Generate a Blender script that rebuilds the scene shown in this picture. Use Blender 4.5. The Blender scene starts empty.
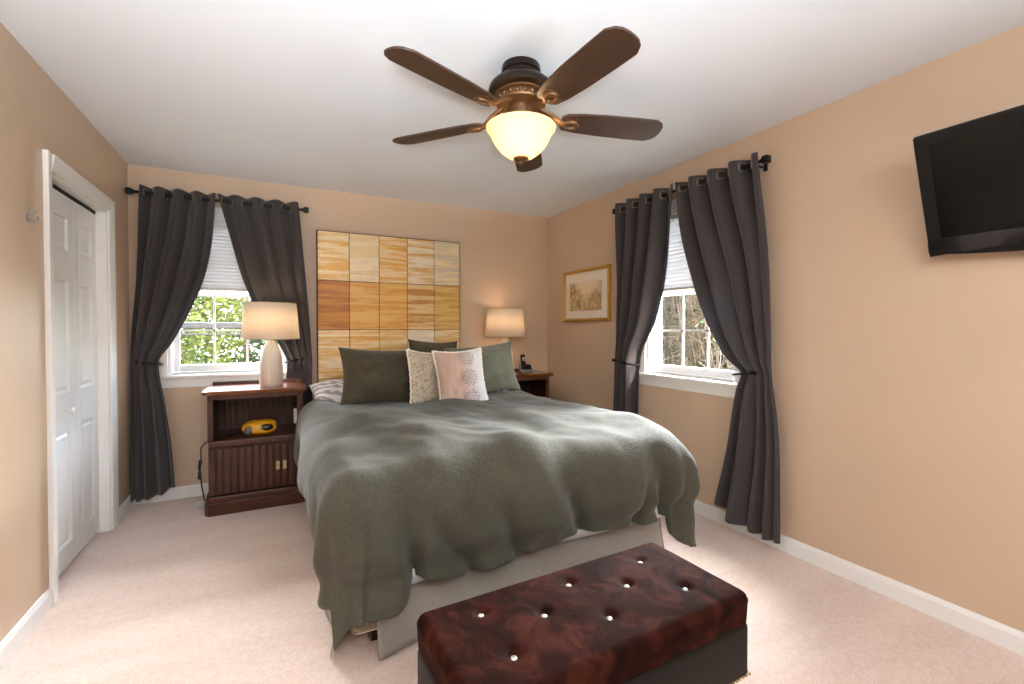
import bpy, bmesh, math, random
from mathutils import Vector, Matrix, noise

random.seed(7)
SC = bpy.context.scene
COL = SC.collection
R = math.radians
PI = math.pi

# ------------------------------------------------------------------ camera
cam_d = bpy.data.cameras.new('camera')
cam = bpy.data.objects.new('camera', cam_d)
COL.objects.link(cam)
cam.location = (0.0, 0.0, 1.265)
cam.rotation_euler = (R(90 - 0.9), 0, R(-27.26))
cam_d.sensor_width = 36.0
cam_d.lens = 460.0 / 1024.0 * 36.0
cam_d.shift_y = -5.8 / 1024.0
cam_d.clip_start = 0.02
SC.camera = cam

# ------------------------------------------------------------------ world, sun, daylight, exposure
world = bpy.data.worlds.new('sky')
SC.world = world
world.use_nodes = True
wn = world.node_tree
wn.nodes.clear()
w_out = wn.nodes.new('ShaderNodeOutputWorld')
w_bg = wn.nodes.new('ShaderNodeBackground')
w_sky = wn.nodes.new('ShaderNodeTexSky')
w_sky.sky_type = 'NISHITA'
w_sky.sun_disc = False
w_sky.sun_elevation = R(38)
w_sky.sun_rotation = R(150)
w_sky.dust_density = 2.5
w_bg.inputs['Strength'].default_value = 1.1
wn.links.new(w_sky.outputs[0], w_bg.inputs['Color'])
wn.links.new(w_bg.outputs[0], w_out.inputs['Surface'])


def lamp(name, kind, loc, power, color, **kw):
    d = bpy.data.lights.new(name, kind)
    d.energy = power
    d.color = color
    for k, v in kw.items():
        setattr(d, k, v)
    o = bpy.data.objects.new(name, d)
    COL.objects.link(o)
    o.location = loc
    return o


sun = lamp('sun', 'SUN', (8, -8, 9), 4.5, (1.0, 0.95, 0.88), angle=R(1.0))
sun.rotation_euler = Vector((-0.28, 0.80, -0.50)).to_track_quat('-Z', 'Y').to_euler()
# two added, unseen spots bounced off the ceiling (assumed flashes), and an added, unseen area light behind the camera to fill the room
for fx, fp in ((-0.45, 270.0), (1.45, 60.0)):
    bounce_fill = lamp('added_bounce_fill', 'SPOT', (fx, -1.05, 1.0), fp, (0.86, 0.94, 1.0), spot_size=R(86), spot_blend=.8, shadow_soft_size=.20)
    bounce_fill.rotation_euler = Vector(((.6 - fx) * .15, 0.84, 1.0)).to_track_quat('-Z', 'Y').to_euler()
rear_fill = lamp('rear_fill_light', 'AREA', (0.7, -0.85, 2.36), 25.0, (0.93, 0.97, 1.0), shape='RECTANGLE', size=2.6, size_y=.8)
rear_fill.rotation_euler = Vector((0.0, 0.80, -0.60)).to_track_quat('-Z', 'Y').to_euler()

# added area lights outside each window, out of view, strengthening the daylight
fill_b = lamp('window_fill', 'AREA', (-0.6, 7.3, 2.85), 950.0, (0.93, 0.97, 1.0), shape='RECTANGLE', size=3.0, size_y=1.4)
fill_b.rotation_euler = Vector((0.06, -1.0, -0.42)).to_track_quat('-Z', 'Z').to_euler()
fill_r = lamp('window_fill', 'AREA', (4.0, 3.0, 2.2), 1000.0, (0.93, 0.97, 1.0), shape='RECTANGLE', size=3.0, size_y=.9)
fill_r.rotation_euler = Vector((-1.0, -0.35, -0.62)).to_track_quat('-Z', 'Z').to_euler()

SC.view_settings.view_transform = 'Standard'
SC.view_settings.look = 'None'
SC.view_settings.exposure = 1.47
SC.view_settings.gamma = 1.0
SC.view_settings.use_curve_mapping = False
SC.cycles.use_denoising = True
SC.cycles.max_bounces = 10
SC.cycles.diffuse_bounces = 6
SC.cycles.transparent_max_bounces = 16
SC.cycles.sample_clamp_indirect = 6.0
SC.cycles.caustics_reflective = False
SC.cycles.caustics_refractive = False


# ------------------------------------------------------------------ materials
def lin(h):
    h = h.lstrip('#')
    v = [int(h[i:i + 2], 16) / 255 for i in (0, 2, 4)]
    return tuple((c / 12.92 if c <= .04045 else ((c + .055) / 1.055) ** 2.4) for c in v) + (1.0,)


class N:
    """small node-graph helper"""

    def __init__(self, name):
        self.m = bpy.data.materials.new(name)
        self.m.use_nodes = True
        self.t = self.m.node_tree
        self.t.nodes.clear()
        self.out = self.add('ShaderNodeOutputMaterial')

    def add(self, kind, **kw):
        n = self.t.nodes.new(kind)
        for k, v in kw.items():
            setattr(n, k, v)
        return n

    def link(self, a, b):
        self.t.links.new(a, b)

    def coords(self, scale=(1, 1, 1), kind='Object'):
        tc = self.add('ShaderNodeTexCoord')
        mp = self.add('ShaderNodeMapping')
        mp.inputs['Scale'].default_value = scale
        self.link(tc.outputs[kind], mp.inputs['Vector'])
        return mp.outputs['Vector']

    def noise(self, vec, scale, detail=3, rough=.55):
        n = self.add('ShaderNodeTexNoise')
        n.inputs['Scale'].default_value = scale
        n.inputs['Detail'].default_value = detail
        n.inputs['Roughness'].default_value = rough
        self.link(vec, n.inputs['Vector'])
        return n.outputs['Fac']

    def ramp(self, fac, stops):
        r = self.add('ShaderNodeValToRGB')
        e = r.color_ramp.elements
        while len(e) < len(stops):
            e.new(.5)
        for el, (p, c) in zip(e, stops):
            el.position = p
            el.color = c
        self.link(fac, r.inputs['Fac'])
        return r.outputs['Color']

    def mix(self, fac, a, b, blend='MIX'):
        m = self.add('ShaderNodeMix', data_type='RGBA', blend_type=blend)
        for sock, v in ((m.inputs[0], fac), (m.inputs[6], a), (m.inputs[7], b)):
            if hasattr(v, 'is_output'):
                self.link(v, sock)
            else:
                sock.default_value = v
        return m.outputs[2]

    def bump(self, fac, strength, dist=.01):
        b = self.add('ShaderNodeBump')
        b.inputs['Strength'].default_value = strength
        b.inputs['Distance'].default_value = dist
        self.link(fac, b.inputs['Height'])
        return b.outputs['Normal']

    def bsdf(self, color, rough=.6, metal=0., spec=.5, normal=None, sheen=0., coat=0.):
        p = self.add('ShaderNodeBsdfPrincipled')
        for key, v in (('Base Color', color), ('Roughness', rough), ('Metallic', metal),
                       ('Specular IOR Level', spec), ('Sheen Weight', sheen), ('Coat Weight', coat)):
            if hasattr(v, 'is_output'):
                self.link(v, p.inputs[key])
            else:
                p.inputs[key].default_value = v
        if normal is not None:
            self.link(normal, p.inputs['Normal'])
        return p.outputs[0]

    def done(self, shader):
        self.link(shader, self.out.inputs['Surface'])
        return self.m


def plain(name, color, rough=.6, metal=0., spec=.5, var=0., vscale=30., bump=0., bscale=200., sheen=0., coat=0., stretch=(1, 1, 1)):
    n = N(name)
    col = lin(color)
    nrm = None
    v = n.coords(stretch)
    if var:
        f = n.noise(v, vscale)
        a = tuple(max(0, c * (1 - var)) for c in col[:3]) + (1,)
        b = tuple(min(1, c * (1 + var)) for c in col[:3]) + (1,)
        colr = n.ramp(f, [(.3, a), (.7, b)])
    else:
        colr = col
    if bump:
        nrm = n.bump(n.noise(v, bscale, 2), bump, .004)
    return n.done(n.bsdf(colr, rough, metal, spec, nrm, sheen, coat))


def wood(name, dark, light, rough=.4, axis='z', coat=0.1, scale=1.0):
    n = N(name)
    st = {'z': (14, 14, 1.2), 'x': (1.2, 14, 14), 'y': (14, 1.2, 14)}[axis]
    v = n.coords(tuple(s * scale for s in st))
    f = n.noise(v, 3.0, 6, .65)
    c = n.ramp(f, [(.25, lin(dark)), (.55, lin(light)), (.8, lin(dark))])
    return n.done(n.bsdf(c, rough, 0, .5, n.bump(f, .15, .002), coat=coat))


def cloth(name, color, var=.1, weave=700., rough=.9, sheen=.25, trans=0., bump=.25, tcol=None):
    n = N(name)
    v = n.coords()
    f = n.noise(v, 6, 3)
    w = n.noise(n.coords((1, 1, .35)), weave, 1)
    col = lin(color)
    a = tuple(c * (1 - var) for c in col[:3]) + (1,)
    b = tuple(min(1, c * (1 + var)) for c in col[:3]) + (1,)
    c = n.ramp(f, [(.3, a), (.7, b)])
    c = n.mix(.35, c, n.ramp(w, [(.35, tuple(x * .7 for x in col[:3]) + (1,)), (.65, tuple(min(1, x * 1.3) for x in col[:3]) + (1,))]))
    s = n.bsdf(c, rough, 0, .2, n.bump(w, bump, .002), sheen)
    if trans:
        t = n.add('ShaderNodeBsdfTranslucent')
        t.inputs['Color'].default_value = lin(tcol or color)
        mx = n.add('ShaderNodeMixShader')
        mx.inputs[0].default_value = trans
        n.link(s, mx.inputs[1])
        n.link(t.outputs[0], mx.inputs[2])
        s = mx.outputs[0]
    return n.done(s)


def wall_paint(name, color):
    n = N(name)
    v = n.coords()
    f = n.noise(v, 1.3, 2)
    col = lin(color)
    c = n.ramp(f, [(.3, tuple(x * .97 for x in col[:3]) + (1,)), (.7, tuple(x * 1.03 for x in col[:3]) + (1,))])
    return n.done(n.bsdf(c, .42, 0, .45, n.bump(n.noise(v, 160, 3), .10, .003)))


def carpet_mat():
    n = N('carpet')
    v = n.coords()
    big = n.noise(v, 1.1, 3, .6)
    streak = n.noise(n.coords((1.2, 3.5, 1)), 1.6, 3, .6)
    fine = n.noise(v, 160, 2, .7)
    mid = n.noise(v, 38, 2, .6)
    c = n.ramp(big, [(.3, lin('#d8bcad')), (.7, lin('#e2ccbf'))])
    c = n.mix(.50, c, n.ramp(streak, [(.42, lin('#cdb0a1')), (.60, lin('#e8d4c8'))]))
    c = n.mix(.55, c, n.ramp(fine, [(.3, lin('#c0a291')), (.7, lin('#f0e2d9'))]))
    c = n.mix(.18, c, n.ramp(mid, [(.35, lin('#c0a291')), (.65, lin('#ecdcd2'))]))
    return n.done(n.bsdf(c, .95, 0, .1, n.bump(fine, .6, .006), .3))


def glass_mat():
    n = N('window_glass')
    t = n.add('ShaderNodeBsdfTransparent')
    g = n.add('ShaderNodeBsdfGlossy')
    g.inputs['Roughness'].default_value = .02
    lw = n.add('ShaderNodeLayerWeight')
    lw.inputs['Blend'].default_value = .5
    pw = n.add('ShaderNodeMath', operation='POWER')
    n.link(lw.outputs['Facing'], pw.inputs[0])
    pw.inputs[1].default_value = 4.0
    fr = n.add('ShaderNodeMath', operation='MULTIPLY_ADD')
    n.link(pw.outputs[0], fr.inputs[0])
    fr.inputs[1].default_value = .45
    fr.inputs[2].default_value = .03
    m = n.add('ShaderNodeMixShader')
    n.link(fr.outputs[0], m.inputs[0])
    n.link(t.outputs[0], m.inputs[1])
    n.link(g.outputs[0], m.inputs[2])
    return n.done(m.outputs[0])


def translucent_mat(name, color, fac=.5, emit=None, estr=0., rough=.8, stripes=None):
    n = N(name)
    c = lin(color)
    d = n.bsdf(c, rough, 0, .2)
    t = n.add('ShaderNodeBsdfTranslucent')
    t.inputs['Color'].default_value = c
    m = n.add('ShaderNodeMixShader')
    m.inputs[0].default_value = fac
    n.link(d, m.inputs[1])
    n.link(t.outputs[0], m.inputs[2])
    s = m.outputs[0]
    if emit:
        e = n.add('ShaderNodeEmission')
        e.inputs['Color'].default_value = lin(emit)
        e.inputs['Strength'].default_value = estr
        a = n.add('ShaderNodeAddShader')
        n.link(s, a.inputs[0])
        n.link(e.outputs[0], a.inputs[1])
        s = a.outputs[0]
    return n.done(s)


def attr_streak_mat():
    """gilded headboard tiles: two tile colours mixed by brushed horizontal bands"""
    n = N('gold_leaf_tiles')
    a = n.add('ShaderNodeVertexColor', layer_name='tile_a').outputs['Color']
    b = n.add('ShaderNodeVertexColor', layer_name='tile_b').outputs['Color']
    v = n.coords((.7, 1, 10))
    f = n.noise(v, 2.4, 6, .72)
    f2 = n.noise(n.coords((5, 5, 40)), 3, 4, .7)
    c = n.mix(n.ramp(f, [(.45, (0, 0, 0, 1)), (.55, (1, 1, 1, 1))]), a, b)
    c = n.mix(n.ramp(f2, [(.55, (0, 0, 0, 1)), (.75, (.55, .55, .55, 1))]), c, lin('#9a6a2c'))
    return n.done(n.bsdf(c, .38, .12, .5, n.bump(f2, .25, .003)))


M = {}
M['wall'] = wall_paint('tan_wall_paint', '#cab198')
M['ceil'] = plain('white_ceiling_paint', '#e1e5ea', .9, spec=.2, bump=.05)
M['trim'] = plain('white_trim_paint', '#eeeeec', .35)
M['door'] = plain('white_door_paint', '#ecedec', .32)
M['carpet'] = carpet_mat()
M['glass'] = glass_mat()
M['vinyl'] = plain('white_vinyl', '#f0f0ef', .35)
M['shade'] = translucent_mat('white_cellular_fabric', '#dcdcdd', .13)
M['rail'] = plain('pale_grey_rail', '#c9c4bc', .4)
M['curtain'] = cloth('charcoal_curtain_cloth', '#474141', .08, 500, .78, .25, trans=.16, tcol='#6a6a72')
M['iron'] = plain('black_iron', '#191716', .4, .6)
M['grommet'] = plain('pewter', '#8f887c', .3, .9)
M['wood'] = wood('dark_cherry_wood', '#1e0d07', '#4a2210', .42, 'z', .1)
M['wood_h'] = wood('dark_cherry_wood_rails', '#221007', '#4d2410', .42, 'x', .1)
M['wood_top'] = wood('polished_cherry_top', '#4a210d', '#6d3415', .2, 'x', .5)
M['groove'] = plain('deep_brown_wood', '#1c0d07', .7)
M['brass'] = plain('aged_brass', '#c2b184', .35, .7)
M['ceramic'] = plain('ivory_ceramic', '#d9cfc2', .3, coat=.3)
M['lampshade'] = translucent_mat('ivory_linen_shade', '#f5ede2', .62)
M['bulb'] = translucent_mat('frosted_bulb', '#fff2dc', .5, '#ffd9a0', 4.0)
M['leaf_art'] = attr_streak_mat()
M['art_edge'] = plain('brown_panel_edge', '#5d3713', .5)
M['gold'] = plain('gilt_frame', '#d4a653', .3, .55, var=.12, vscale=40)
M['mat'] = plain('cream_mat_board', '#f1e6d6', .6)
M['comforter'] = None
M['sham'] = cloth('dark_olive_cloth', '#4b4434', .07, 420, .9, .3, bump=.4)
M['sham_g'] = cloth('sage_green_cloth', '#66695c', .07, 420, .9, .3, bump=.4)
M['sheet'] = cloth('white_sheet_cloth', '#c4c4c6', .04, 700, .85, .1, bump=.1)
M['skirt'] = cloth('taupe_bed_skirt_cloth', '#8a847c', .06, 500, .9, .2, bump=.2)
M['ticking'] = plain('white_ticking', '#e8e2d8', .8)
M['brocade'] = plain('olive_brocade', '#7d735c', .7, var=.45, vscale=90)
M['leather'] = plain('dark_brown_leather', '#130d0b', .55, spec=.22, bump=.25, bscale=260, var=.06, vscale=12)
M['crystal'] = plain('crystal_button', '#e9e4dc', .12, .5)
M['nail'] = plain('brass_nailheads', '#b79a62', .3, .9)
M['foot'] = plain('dark_wood_foot', '#241510', .4)
M['black_gloss'] = plain('glossy_black_plastic', '#0b0b0c', .16, coat=.4)
M['black'] = plain('matte_black_plastic', '#0e0d0c', .42, spec=.3)
M['screen'] = plain('dark_lcd_screen', '#030406', .20, spec=.25)
M['yellow'] = plain('yellow_plastic', '#d99a12', .35, coat=.2)
M['grey_p'] = plain('grey_plastic', '#5b5d61', .4)
M['silver_p'] = plain('silver_plastic', '#9b9a96', .35, .3)
M['bronze'] = plain('oil_rubbed_bronze', '#2b1f18', .35, .6)
M['antique'] = plain('antique_gold_metal', '#75573a', .35, .7, var=.2, vscale=60)
M['blade'] = wood('walnut_blade', '#2a1b12', '#402a1b', .48, 'x', .0)
M['bowl'] = translucent_mat('alabaster_glass', '#e9d9bc', .5, '#ffcf8a', .15, .25)
M['white_p'] = plain('white_plastic', '#efeee9', .35)
M['bark'] = plain('tree_bark', '#6c5b4c', .9, var=.3, vscale=20, bump=.5, bscale=30)
M['twig'] = plain('grey_brown_twigs', '#3a352b', .9, var=.3, vscale=9)
M['leaf_l'] = translucent_mat('yellow_green_leaves', '#515b2a', .4)
M['leaf_m'] = translucent_mat('mid_green_leaves', '#3d4d28', .4)
M['leaf_d'] = translucent_mat('dark_green_leaves', '#24311a', .35)
M['lawn'] = plain('lawn_grass', '#4a5530', .95, var=.3, vscale=3)
M['slate'] = plain('slate_blue_paint', '#14171b', .6)
M['siding'] = plain('pale_house_siding', '#e8e6e2', .7)
M['roof'] = plain('grey_roof_shingle', '#6b6a6c', .8, var=.2, vscale=8)
M['black_glass'] = plain('dark_window_pane', '#1b2228', .15)


def velvet_mat():
    n = N('brown_crushed_velvet')
    v = n.coords((1, 1, 1))
    f = n.noise(v, 7, 5, .62)
    f.node.inputs['Distortion'].default_value = 1.4
    g = n.noise(v, 900, 1)
    c = n.ramp(f, [(.30, lin('#140705')), (.50, lin('#2a110b')), (.68, lin('#432016'))])
    return n.done(n.bsdf(c, .8, 0, .05, n.bump(g, .15, .002), .0))


def floral_mat():
    n = N('floral_print_cloth')
    v = n.coords()
    vo = n.add('ShaderNodeTexVoronoi')
    vo.inputs['Scale'].default_value = 34
    n.link(v, vo.inputs['Vector'])
    f = n.noise(v, 48, 4, .7)
    c = n.ramp(f, [(.36, lin('#8b8470')), (.47, lin('#c2b49a')), (.56, lin('#cfc3ae')), (.66, lin('#9a978e'))])
    c = n.mix(n.ramp(vo.outputs['Distance'], [(.12, (.8, .8, .8, 1)), (.3, (0, 0, 0, 1))]), c, lin('#8a8578'))
    return n.done(n.bsdf(c, .85, 0, .2, None, .2))


def medallion_mat():
    """blush cloth with grey rosettes in a column and a pale side band, in pillow space"""
    n = N('blush_medallion_cloth')
    tc = n.add('ShaderNodeTexCoord')
    sp = n.add('ShaderNodeSeparateXYZ')
    n.link(tc.outputs['Object'], sp.inputs[0])

    def math_(op, a, b=None, c=None):
        m = n.add('ShaderNodeMath', operation=op)
        for i, q in enumerate((a, b, c)):
            if q is None:
                continue
            if hasattr(q, 'is_output'):
                n.link(q, m.inputs[i])
            else:
                m.inputs[i].default_value = q
        return m.outputs[0]
    x, z = sp.outputs['X'], sp.outputs['Z']
    side = n.add('ShaderNodeMapRange')
    side.inputs['From Min'].default_value = -.01
    side.inputs['From Max'].default_value = .12
    n.link(x, side.inputs['Value'])
    base = n.mix(side.outputs[0], lin('#bfa393'), lin('#d3d1d3'))
    # rosettes: rings around a vertical row of centres at x = .055, every .15 m
    zz = math_('SUBTRACT', math_('PINGPONG', math_('ADD', z, 1.05), .075), 0.0)
    dx = math_('SUBTRACT', x, .045)
    r = math_('SQRT', math_('ADD', math_('MULTIPLY', dx, dx), math_('MULTIPLY', zz, zz)))
    ang = math_('ARCTAN2', zz, dx)
    pet = math_('MULTIPLY', math_('COSINE', math_('MULTIPLY', ang, 6)), .010)
    rr = math_('ADD', r, pet)
    ring = math_('GREATER_THAN', math_('SINE', math_('MULTIPLY', rr, 250)), .2)
    inside = math_('LESS_THAN', r, .062)
    k = math_('MULTIPLY', math_('MULTIPLY', ring, inside), .85)
    front = math_('LESS_THAN', sp.outputs['Y'], 0)
    k = math_('MULTIPLY', k, front)
    c = n.mix(k, base, lin('#8c8284'))
    return n.done(n.bsdf(c, .8, 0, .2, n.bump(n.noise(tc.outputs['Object'], 500, 1), .2, .002), .2))


def stripe_mat():
    n = N('grey_striped_cotton')
    v = n.coords()
    w = n.add('ShaderNodeTexWave')
    w.wave_type = 'BANDS'
    w.bands_direction = 'DIAGONAL'
    w.inputs['Scale'].default_value = 9
    w.inputs['Distortion'].default_value = 1.5
    n.link(v, w.inputs['Vector'])
    c = n.ramp(w.outputs['Fac'], [(.25, lin('#cfcbd0')), (.55, lin('#b7b2b8')), (.8, lin('#8e8987'))])
    return n.done(n.bsdf(c, .85, 0, .2, None, .15))


def print_mat():
    """sepia landscape: trees left and right, pale sky and path between"""
    n = N('sepia_landscape_print')
    v = n.coords()
    tc = n.add('ShaderNodeTexCoord')
    sp = n.add('ShaderNodeSeparateXYZ')
    n.link(tc.outputs['Generated'], sp.inputs[0])
    f = n.noise(v, 26, 5, .7)
    g = n.noise(v, 9, 3, .6)
    a = n.add('ShaderNodeMath', operation='SUBTRACT')
    n.link(sp.outputs['Y'], a.inputs[0])
    a.inputs[1].default_value = .45
    b = n.add('ShaderNodeMath', operation='ABSOLUTE')
    n.link(a.outputs[0], b.inputs[0])
    c1 = n.add('ShaderNodeMath', operation='MULTIPLY_ADD')       # trees stand at the sides, land low
    n.link(b.outputs[0], c1.inputs[0])
    c1.inputs[1].default_value = 1.5
    z = n.add('ShaderNodeMath', operation='MULTIPLY_ADD')
    n.link(sp.outputs['Z'], z.inputs[0])
    z.inputs[1].default_value = -1.1
    z.inputs[2].default_value = .62
    n.link(z.outputs[0], c1.inputs[2])
    d = n.add('ShaderNodeMath', operation='MULTIPLY_ADD')
    n.link(g, d.inputs[0])
    d.inputs[1].default_value = .9
    n.link(c1.outputs[0], d.inputs[2])
    mask = n.ramp(d.outputs[0], [(.45, (0, 0, 0, 1)), (.85, (1, 1, 1, 1))])
    tree = n.ramp(f, [(.35, lin('#8a6b43')), (.5, lin('#b99a68')), (.65, lin('#dcc39a'))])
    c = n.mix(mask, lin('#ecd8b8'), tree)
    return n.done(n.bsdf(c, .5))



def comforter_mat():
    n = N('olive_crinkled_cloth')
    v = n.coords()
    big = n.noise(v, 5, 3)
    cr = n.noise(n.coords((1, .38, .6)), 150, 3, .65)
    cr.node.inputs['Distortion'].default_value = .8
    c = n.ramp(big, [(.3, lin('#434137')), (.7, lin('#4d4b3f'))])
    c = n.mix(.28, c, n.ramp(cr, [(.34, lin('#2f2d24')), (.66, lin('#615e4d'))]))
    return n.done(n.bsdf(c, .9, 0, .2, n.bump(cr, .6, .006), .15))


M['comforter'] = comforter_mat()
M['velvet'] = velvet_mat()
M['floral'] = floral_mat()
M['medallion'] = medallion_mat()
M['stripe'] = stripe_mat()
M['print'] = print_mat()


# ------------------------------------------------------------------ mesh building
class MB:
    def __init__(self):
        self.bm = bmesh.new()

    def _face(self, vs):
        try:
            return self.bm.faces.new(vs)
        except ValueError:
            return None

    def box(self, x0, x1, y0, y1, z0, z1, bevel=0., seg=2):
        b = bmesh.new()
        bmesh.ops.create_cube(b, size=1)
        for v in b.verts:
            v.co = Vector((x0 + (v.co.x + .5) * (x1 - x0), y0 + (v.co.y + .5) * (y1 - y0), z0 + (v.co.z + .5) * (z1 - z0)))
        if bevel:
            bmesh.ops.bevel(b, geom=b.edges[:], offset=bevel, segments=seg, affect='EDGES', profile=.5)
        self._merge(b)
        return self

    def _merge(self, b):
        me = bpy.data.meshes.new('tmp')
        b.to_mesh(me)
        b.free()
        self.bm.from_mesh(me)
        bpy.data.meshes.remove(me)

    def prism(self, pts, lo, hi, axis='z', bevel=0.):
        """polygon pts (2-D) extruded along an axis"""
        b = bmesh.new()

        def P(p, h):
            return {'z': (p[0], p[1], h), 'y': (p[0], h, p[1]), 'x': (h, p[0], p[1])}[axis]
        lo_v = [b.verts.new(P(p, lo)) for p in pts]
        hi_v = [b.verts.new(P(p, hi)) for p in pts]
        b.faces.new(lo_v[::-1])
        b.faces.new(hi_v)
        n = len(pts)
        for i in range(n):
            b.faces.new((lo_v[i], lo_v[(i + 1) % n], hi_v[(i + 1) % n], hi_v[i]))
        bmesh.ops.recalc_face_normals(b, faces=b.faces[:])
        if bevel:
            bmesh.ops.bevel(b, geom=b.edges[:], offset=bevel, segments=2, affect='EDGES', profile=.5)
        self._merge(b)
        return self

    def tube(self, pts, r, seg=8, closed=False, flat=1.0):
        pts = [Vector(p) for p in pts]
        n = len(pts)
        rings = []
        up0 = None
        for i, p in enumerate(pts):
            if closed:
                d = pts[(i + 1) % n] - pts[i - 1]
            else:
                d = pts[min(i + 1, n - 1)] - pts[max(i - 1, 0)]
            d.normalize()
            if up0 is None:
                up0 = Vector((0, 0, 1)) if abs(d.z) < .9 else Vector((1, 0, 0))
            s = d.cross(up0)
            s.normalize()
            t = s.cross(d)
            up0 = t
            rr = r[i] if isinstance(r, (list, tuple)) else r
            rings.append([self.bm.verts.new(p + s * (math.cos(2 * PI * k / seg) * rr * flat) + t * (math.sin(2 * PI * k / seg) * rr)) for k in range(seg)])
        for i in range(n if closed else n - 1):
            a, b = rings[i], rings[(i + 1) % n]
            for k in range(seg):
                self._face((a[k], a[(k + 1) % seg], b[(k + 1) % seg], b[k]))
        if not closed:
            self._face(rings[0][::-1])
            self._face(rings[-1])
        return self

    def cyl(self, p0, p1, r0, r1=None, seg=24):
        return self.tube([p0, p1], [r0, r0 if r1 is None else r1], seg)

    def lathe(self, prof, center=(0, 0, 0), seg=40, flute=None, close=True):
        """prof = [(r, z)...] spun round z; flute(angle, i) scales the radius"""
        c = Vector(center)
        rings = []
        for i, (r, z) in enumerate(prof):
            ring = []
            for k in range(seg):
                a = 2 * PI * k / seg
                q = r * (flute(a, i) if flute else 1)
                ring.append(self.bm.verts.new(c + Vector((q * math.cos(a), q * math.sin(a), z))))
            rings.append(ring)
        for a, b in zip(rings, rings[1:]):
            for k in range(seg):
                self._face((a[k], a[(k + 1) % seg], b[(k + 1) % seg], b[k]))
        if close:
            self._face(rings[0][::-1])
            self._face(rings[-1])
        return self

    def grid(self, fn, nu, nv, wrap=False):
        g = [[self.bm.verts.new(fn(i / (nu - 1) if not wrap else i / nu, j / (nv - 1))) for i in range(nu)] for j in range(nv)]
        for j in range(nv - 1):
            for i in range(nu if wrap else nu - 1):
                self._face((g[j][i], g[j][(i + 1) % nu], g[j + 1][(i + 1) % nu], g[j + 1][i]))
        return self

    def ball(self, c, r, seg=16, rings=10, sc=(1, 1, 1)):
        b = bmesh.new()
        bmesh.ops.create_uvsphere(b, u_segments=seg, v_segments=rings, radius=r)
        for v in b.verts:
            v.co = Vector(c) + Vector((v.co.x * sc[0], v.co.y * sc[1], v.co.z * sc[2]))
        self._merge(b)
        return self

    def transform(self, m):
        self.bm.transform(m)
        return self

    def build(self, name, mat, parent=None, smooth=True, angle=35, origin=None, recalc=True, local=False):
        """verts are in world coordinates unless local; parents are unscaled Empties or meshes"""
        if recalc:
            bmesh.ops.recalc_face_normals(self.bm, faces=self.bm.faces[:])
        me = bpy.data.meshes.new(name)
        off = None
        if parent is not None and not local:
            off = wmat(parent).inverted()
        elif origin is not None:
            off = Matrix.Translation(-Vector(origin))
        if off is not None:
            self.bm.transform(off)
        self.bm.to_mesh(me)
        self.bm.free()
        me.materials.append(mat)
        if smooth:
            me.polygons.foreach_set('use_smooth', [True] * len(me.polygons))
            try:
                me.set_sharp_from_angle(angle=R(angle))
            except Exception:
                pass
        o = bpy.data.objects.new(name, me)
        COL.objects.link(o)
        if parent is not None:
            o.parent = parent
        elif origin is not None:
            o.location = origin
        return o


def wmat(o):
    m = Matrix.LocRotScale(o.location, o.rotation_euler, o.scale)
    return wmat(o.parent) @ m if o.parent else m


def tag(o, label, cat, group=None):
    o['label'] = label
    o['category'] = cat
    if group:
        o['group'] = group
    return o


def thing(name, loc, label, cat, group=None, rotz=0.):
    o = bpy.data.objects.new(name, None)
    o.empty_display_size = .1
    COL.objects.link(o)
    o.location = loc
    o.rotation_euler = (0, 0, rotz)
    return tag(o, label, cat, group)


def struct(o):
    o['kind'] = 'structure'
    return o


def sempty(name, loc):
    o = bpy.data.objects.new(name, None)
    o.empty_display_size = .1
    COL.objects.link(o)
    o.location = loc
    return struct(o)


def copy_tree(o, parent=None):
    c = o.copy()
    COL.objects.link(c)
    if parent is not None:
        c.parent = parent
    for ch in list(o.children):
        copy_tree(ch, c)
    return c


def solidify(o, t, offset=0.):
    m = o.modifiers.new('thickness', 'SOLIDIFY')
    m.thickness = t
    m.offset = offset
    return o


def interp(table, z):
    """piecewise smooth interpolation, table = [(z, v)...] sorted by falling z"""
    tb = sorted(table)
    n = len(tb)
    if z <= tb[0][0]:
        return tb[0][1]
    if z >= tb[-1][0]:
        return tb[-1][1]
    d = [(tb[i + 1][1] - tb[i][1]) / (tb[i + 1][0] - tb[i][0]) for i in range(n - 1)]
    m = [d[0]] + [0 if d[i - 1] * d[i] <= 0 else 2 * d[i - 1] * d[i] / (d[i - 1] + d[i]) for i in range(1, n - 1)] + [d[-1]]
    for i in range(n - 1):
        if tb[i][0] <= z <= tb[i + 1][0]:
            h = tb[i + 1][0] - tb[i][0]
            t = (z - tb[i][0]) / h
            return ((2 * t ** 3 - 3 * t ** 2 + 1) * tb[i][1] + (t ** 3 - 2 * t ** 2 + t) * h * m[i]
                    + (-2 * t ** 3 + 3 * t ** 2) * tb[i + 1][1] + (t ** 3 - t ** 2) * h * m[i + 1])


def smooth01(t):
    t = max(0., min(1., t))
    return t * t * (3 - 2 * t)


# ------------------------------------------------------------------ the room
XL, XR, YB, YF, ZC, TH = -0.925, 2.575, 4.18, -1.45, 2.44, .14
W1 = (-0.705, 0.085, 0.925, 2.12)        # window on the back wall: x0 x1 z0 z1
W2 = (1.922, 2.705, 0.925, 2.12)         # window on the right wall: y0 y1 z0 z1
DR = (2.885, 3.715, 2.005)               # closet opening on the left wall: y0 y1 top

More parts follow.
